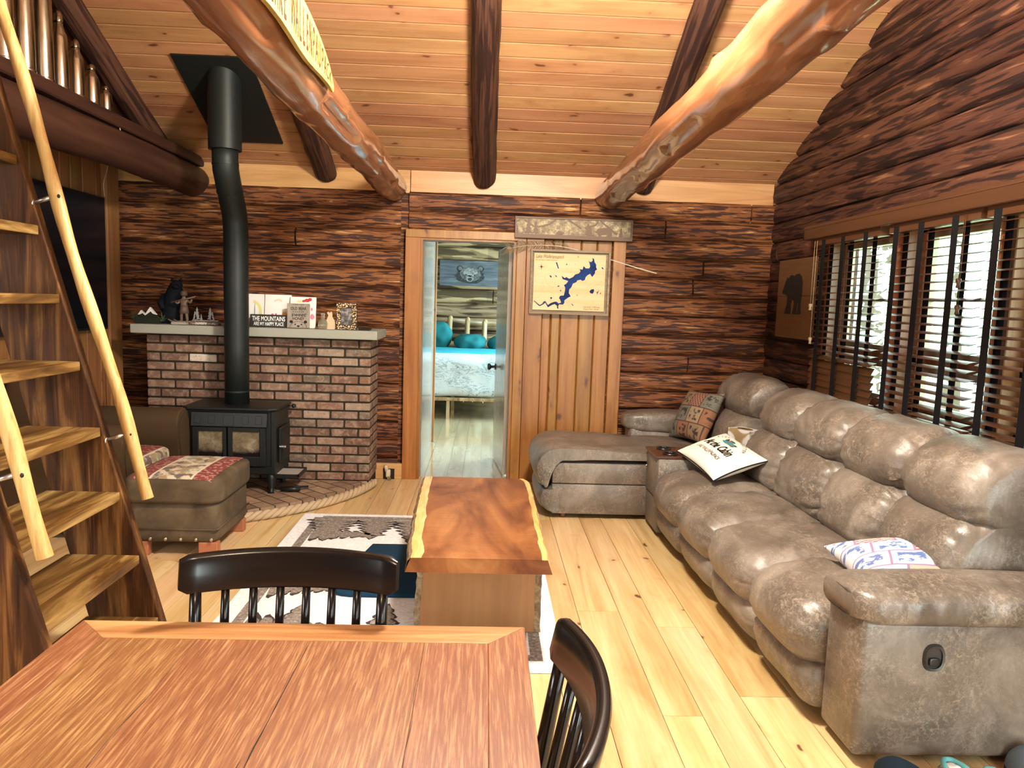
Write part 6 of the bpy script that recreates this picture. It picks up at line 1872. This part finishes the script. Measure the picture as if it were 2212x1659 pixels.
FUR = [fur('fur_dark', (.012, .012, .013), (.05, .05, .05)), fur('fur_mid', (.03, .03, .03), (.15, .145, .135)), fur('fur_light', (.06, .06, .058), (.26, .25, .23))]
Mv = wallM(-.245, 10.539, 1.80)
def blob(bm, cx, cy, rx, ry, z, sd=0, amp=.18):
    poly(bm, [(cx + rx * (1 + amp * noise.noise(Vector((k * 1.3, sd, cx * 20)))) * math.cos(2 * PI * k / 28), cy + ry * (1 + amp * noise.noise(Vector((k * 1.1, sd, cy * 20)))) * math.sin(2 * PI * k / 28)) for k in range(28)], Mv, z)
bm = B(); blob(bm, 0, -.02, .205, .10, .001, 1); blob(bm, -.14, .085, .045, .045, .001, 2); blob(bm, .15, .085, .045, .045, .001, 3); obj('head_shape', bm, FUR[0], bw)
bm = B(); blob(bm, .01, .015, .145, .10, .002, 4); blob(bm, -.135, .09, .028, .028, .002, 5); blob(bm, .148, .09, .03, .028, .002, 6); obj('fur_tone', bm, FUR[1], bw)
bm = B(); blob(bm, .005, .035, .10, .06, .003, 7, .3); blob(bm, .0, -.05, .055, .045, .003, 8); obj('fur_highlight', bm, FUR[2], bw)
bm = B(); blob(bm, .0, -.06, .03, .022, .004, 9); blob(bm, -.055, .0, .014, .010, .004, 10); blob(bm, .065, .0, .014, .010, .004, 11); obj('nose_and_eyes', bm, FUR[0], bw)

# ---------------------------------------------------------------- camera
def view():
    yaw, pit, rol = .0377, .1110, .0329
    f = Vector((math.sin(yaw), math.cos(yaw), 0)); r = Vector((math.cos(yaw), -math.sin(yaw), 0)); u = Vector((0, 0, 1))
    f2 = f * math.cos(pit) - u * math.sin(pit); u2 = u * math.cos(pit) + f * math.sin(pit)
    r3 = r * math.cos(rol) + u2 * math.sin(rol); u3 = u2 * math.cos(rol) - r * math.sin(rol)
    cam = bpy.data.cameras.new('camera'); cam.lens = 36 * 1600 / 2212; cam.sensor_width = 36; cam.clip_start = .05; cam.clip_end = 200
    o = bpy.data.objects.new('camera', cam); COL.objects.link(o)
    m = Matrix((r3, u3, -f2)).transposed().to_4x4(); m.translation = (0, 0, 1.45); o.matrix_world = m
    S.camera = o


view()


# ---------------------------------------------------------------- light
def area(name, loc, to, size, power, col):
    l = bpy.data.lights.new(name, 'AREA'); l.shape = 'RECTANGLE'; l.size, l.size_y = size; l.energy = power; l.color = col
    o = bpy.data.objects.new(name, l); COL.objects.link(o); o.location = loc
    o.rotation_euler = (Vector(to) - Vector(loc)).to_track_quat('-Z', 'Y').to_euler()
    return o


def point(name, loc, r, power, col):
    l = bpy.data.lights.new(name, 'POINT'); l.shadow_soft_size = r; l.energy = power; l.color = col
    o = bpy.data.objects.new(name, l); COL.objects.link(o); o.location = loc
    return o


area('rear_fill', (1.6, YR + .02, 1.15), (1.4, 4, .9), (.95, 1.9), 45, (1.0, .985, .95))  # unseen fill added behind the camera
area('left_fill', (X0 + .035, .70, 1.52), (1.6, 2.2, .3), (1.9, 1.05), 85, (1.0, .985, .95))  # fill added at the left wall, no opening behind it
area('right_fill', (2.19, .5, 1.1), (-.6, .9, .75), (2.3, 1.9), 70, (1.0, .985, .95))  # fill added out of view in front of the right wall
area('bedroom_daylight', (2.38, 8.9, 1.45), (-.5, 8.9, .8), (1.9, 1.2), 270, (.60, .87, 1.0))
point('ceiling_lamp_glow', (.35, 2.6, 2.72), .16, 370, (1.0, .90, .76))
point('table_lamp_glow', (-.35, .55, 2.2), .10, 27, (1.0, .84, .58))

w = bpy.data.worlds.new('daylight'); S.world = w; w.use_nodes = True
nt = w.node_tree; bg = nt.nodes['Background']
tc = nt.nodes.new('ShaderNodeTexCoord'); sp_ = nt.nodes.new('ShaderNodeSeparateXYZ'); rp = nt.nodes.new('ShaderNodeValToRGB')
nt.links.new(tc.outputs['Generated'], sp_.inputs[0]); nt.links.new(sp_.outputs[2], rp.inputs[0]); nt.links.new(rp.outputs[0], bg.inputs[0])
rp.color_ramp.elements[0].position = .0; rp.color_ramp.elements[0].color = (.62, .95, .84, 1)
rp.color_ramp.elements[1].position = .5; rp.color_ramp.elements[1].color = (.85, .95, 1.0, 1)
bg.inputs[1].default_value = 7.5

S.view_settings.view_transform = 'Standard'; S.view_settings.look = 'None'
S.view_settings.exposure = .55; S.view_settings.gamma = 1.0
S.view_settings.use_curve_mapping = False
S.cycles.use_denoising = True
S.cycles.max_bounces = 8; S.cycles.diffuse_bounces = 5; S.cycles.glossy_bounces = 4; S.cycles.transparent_max_bounces = 12
S.cycles.sample_clamp_indirect = 6.0
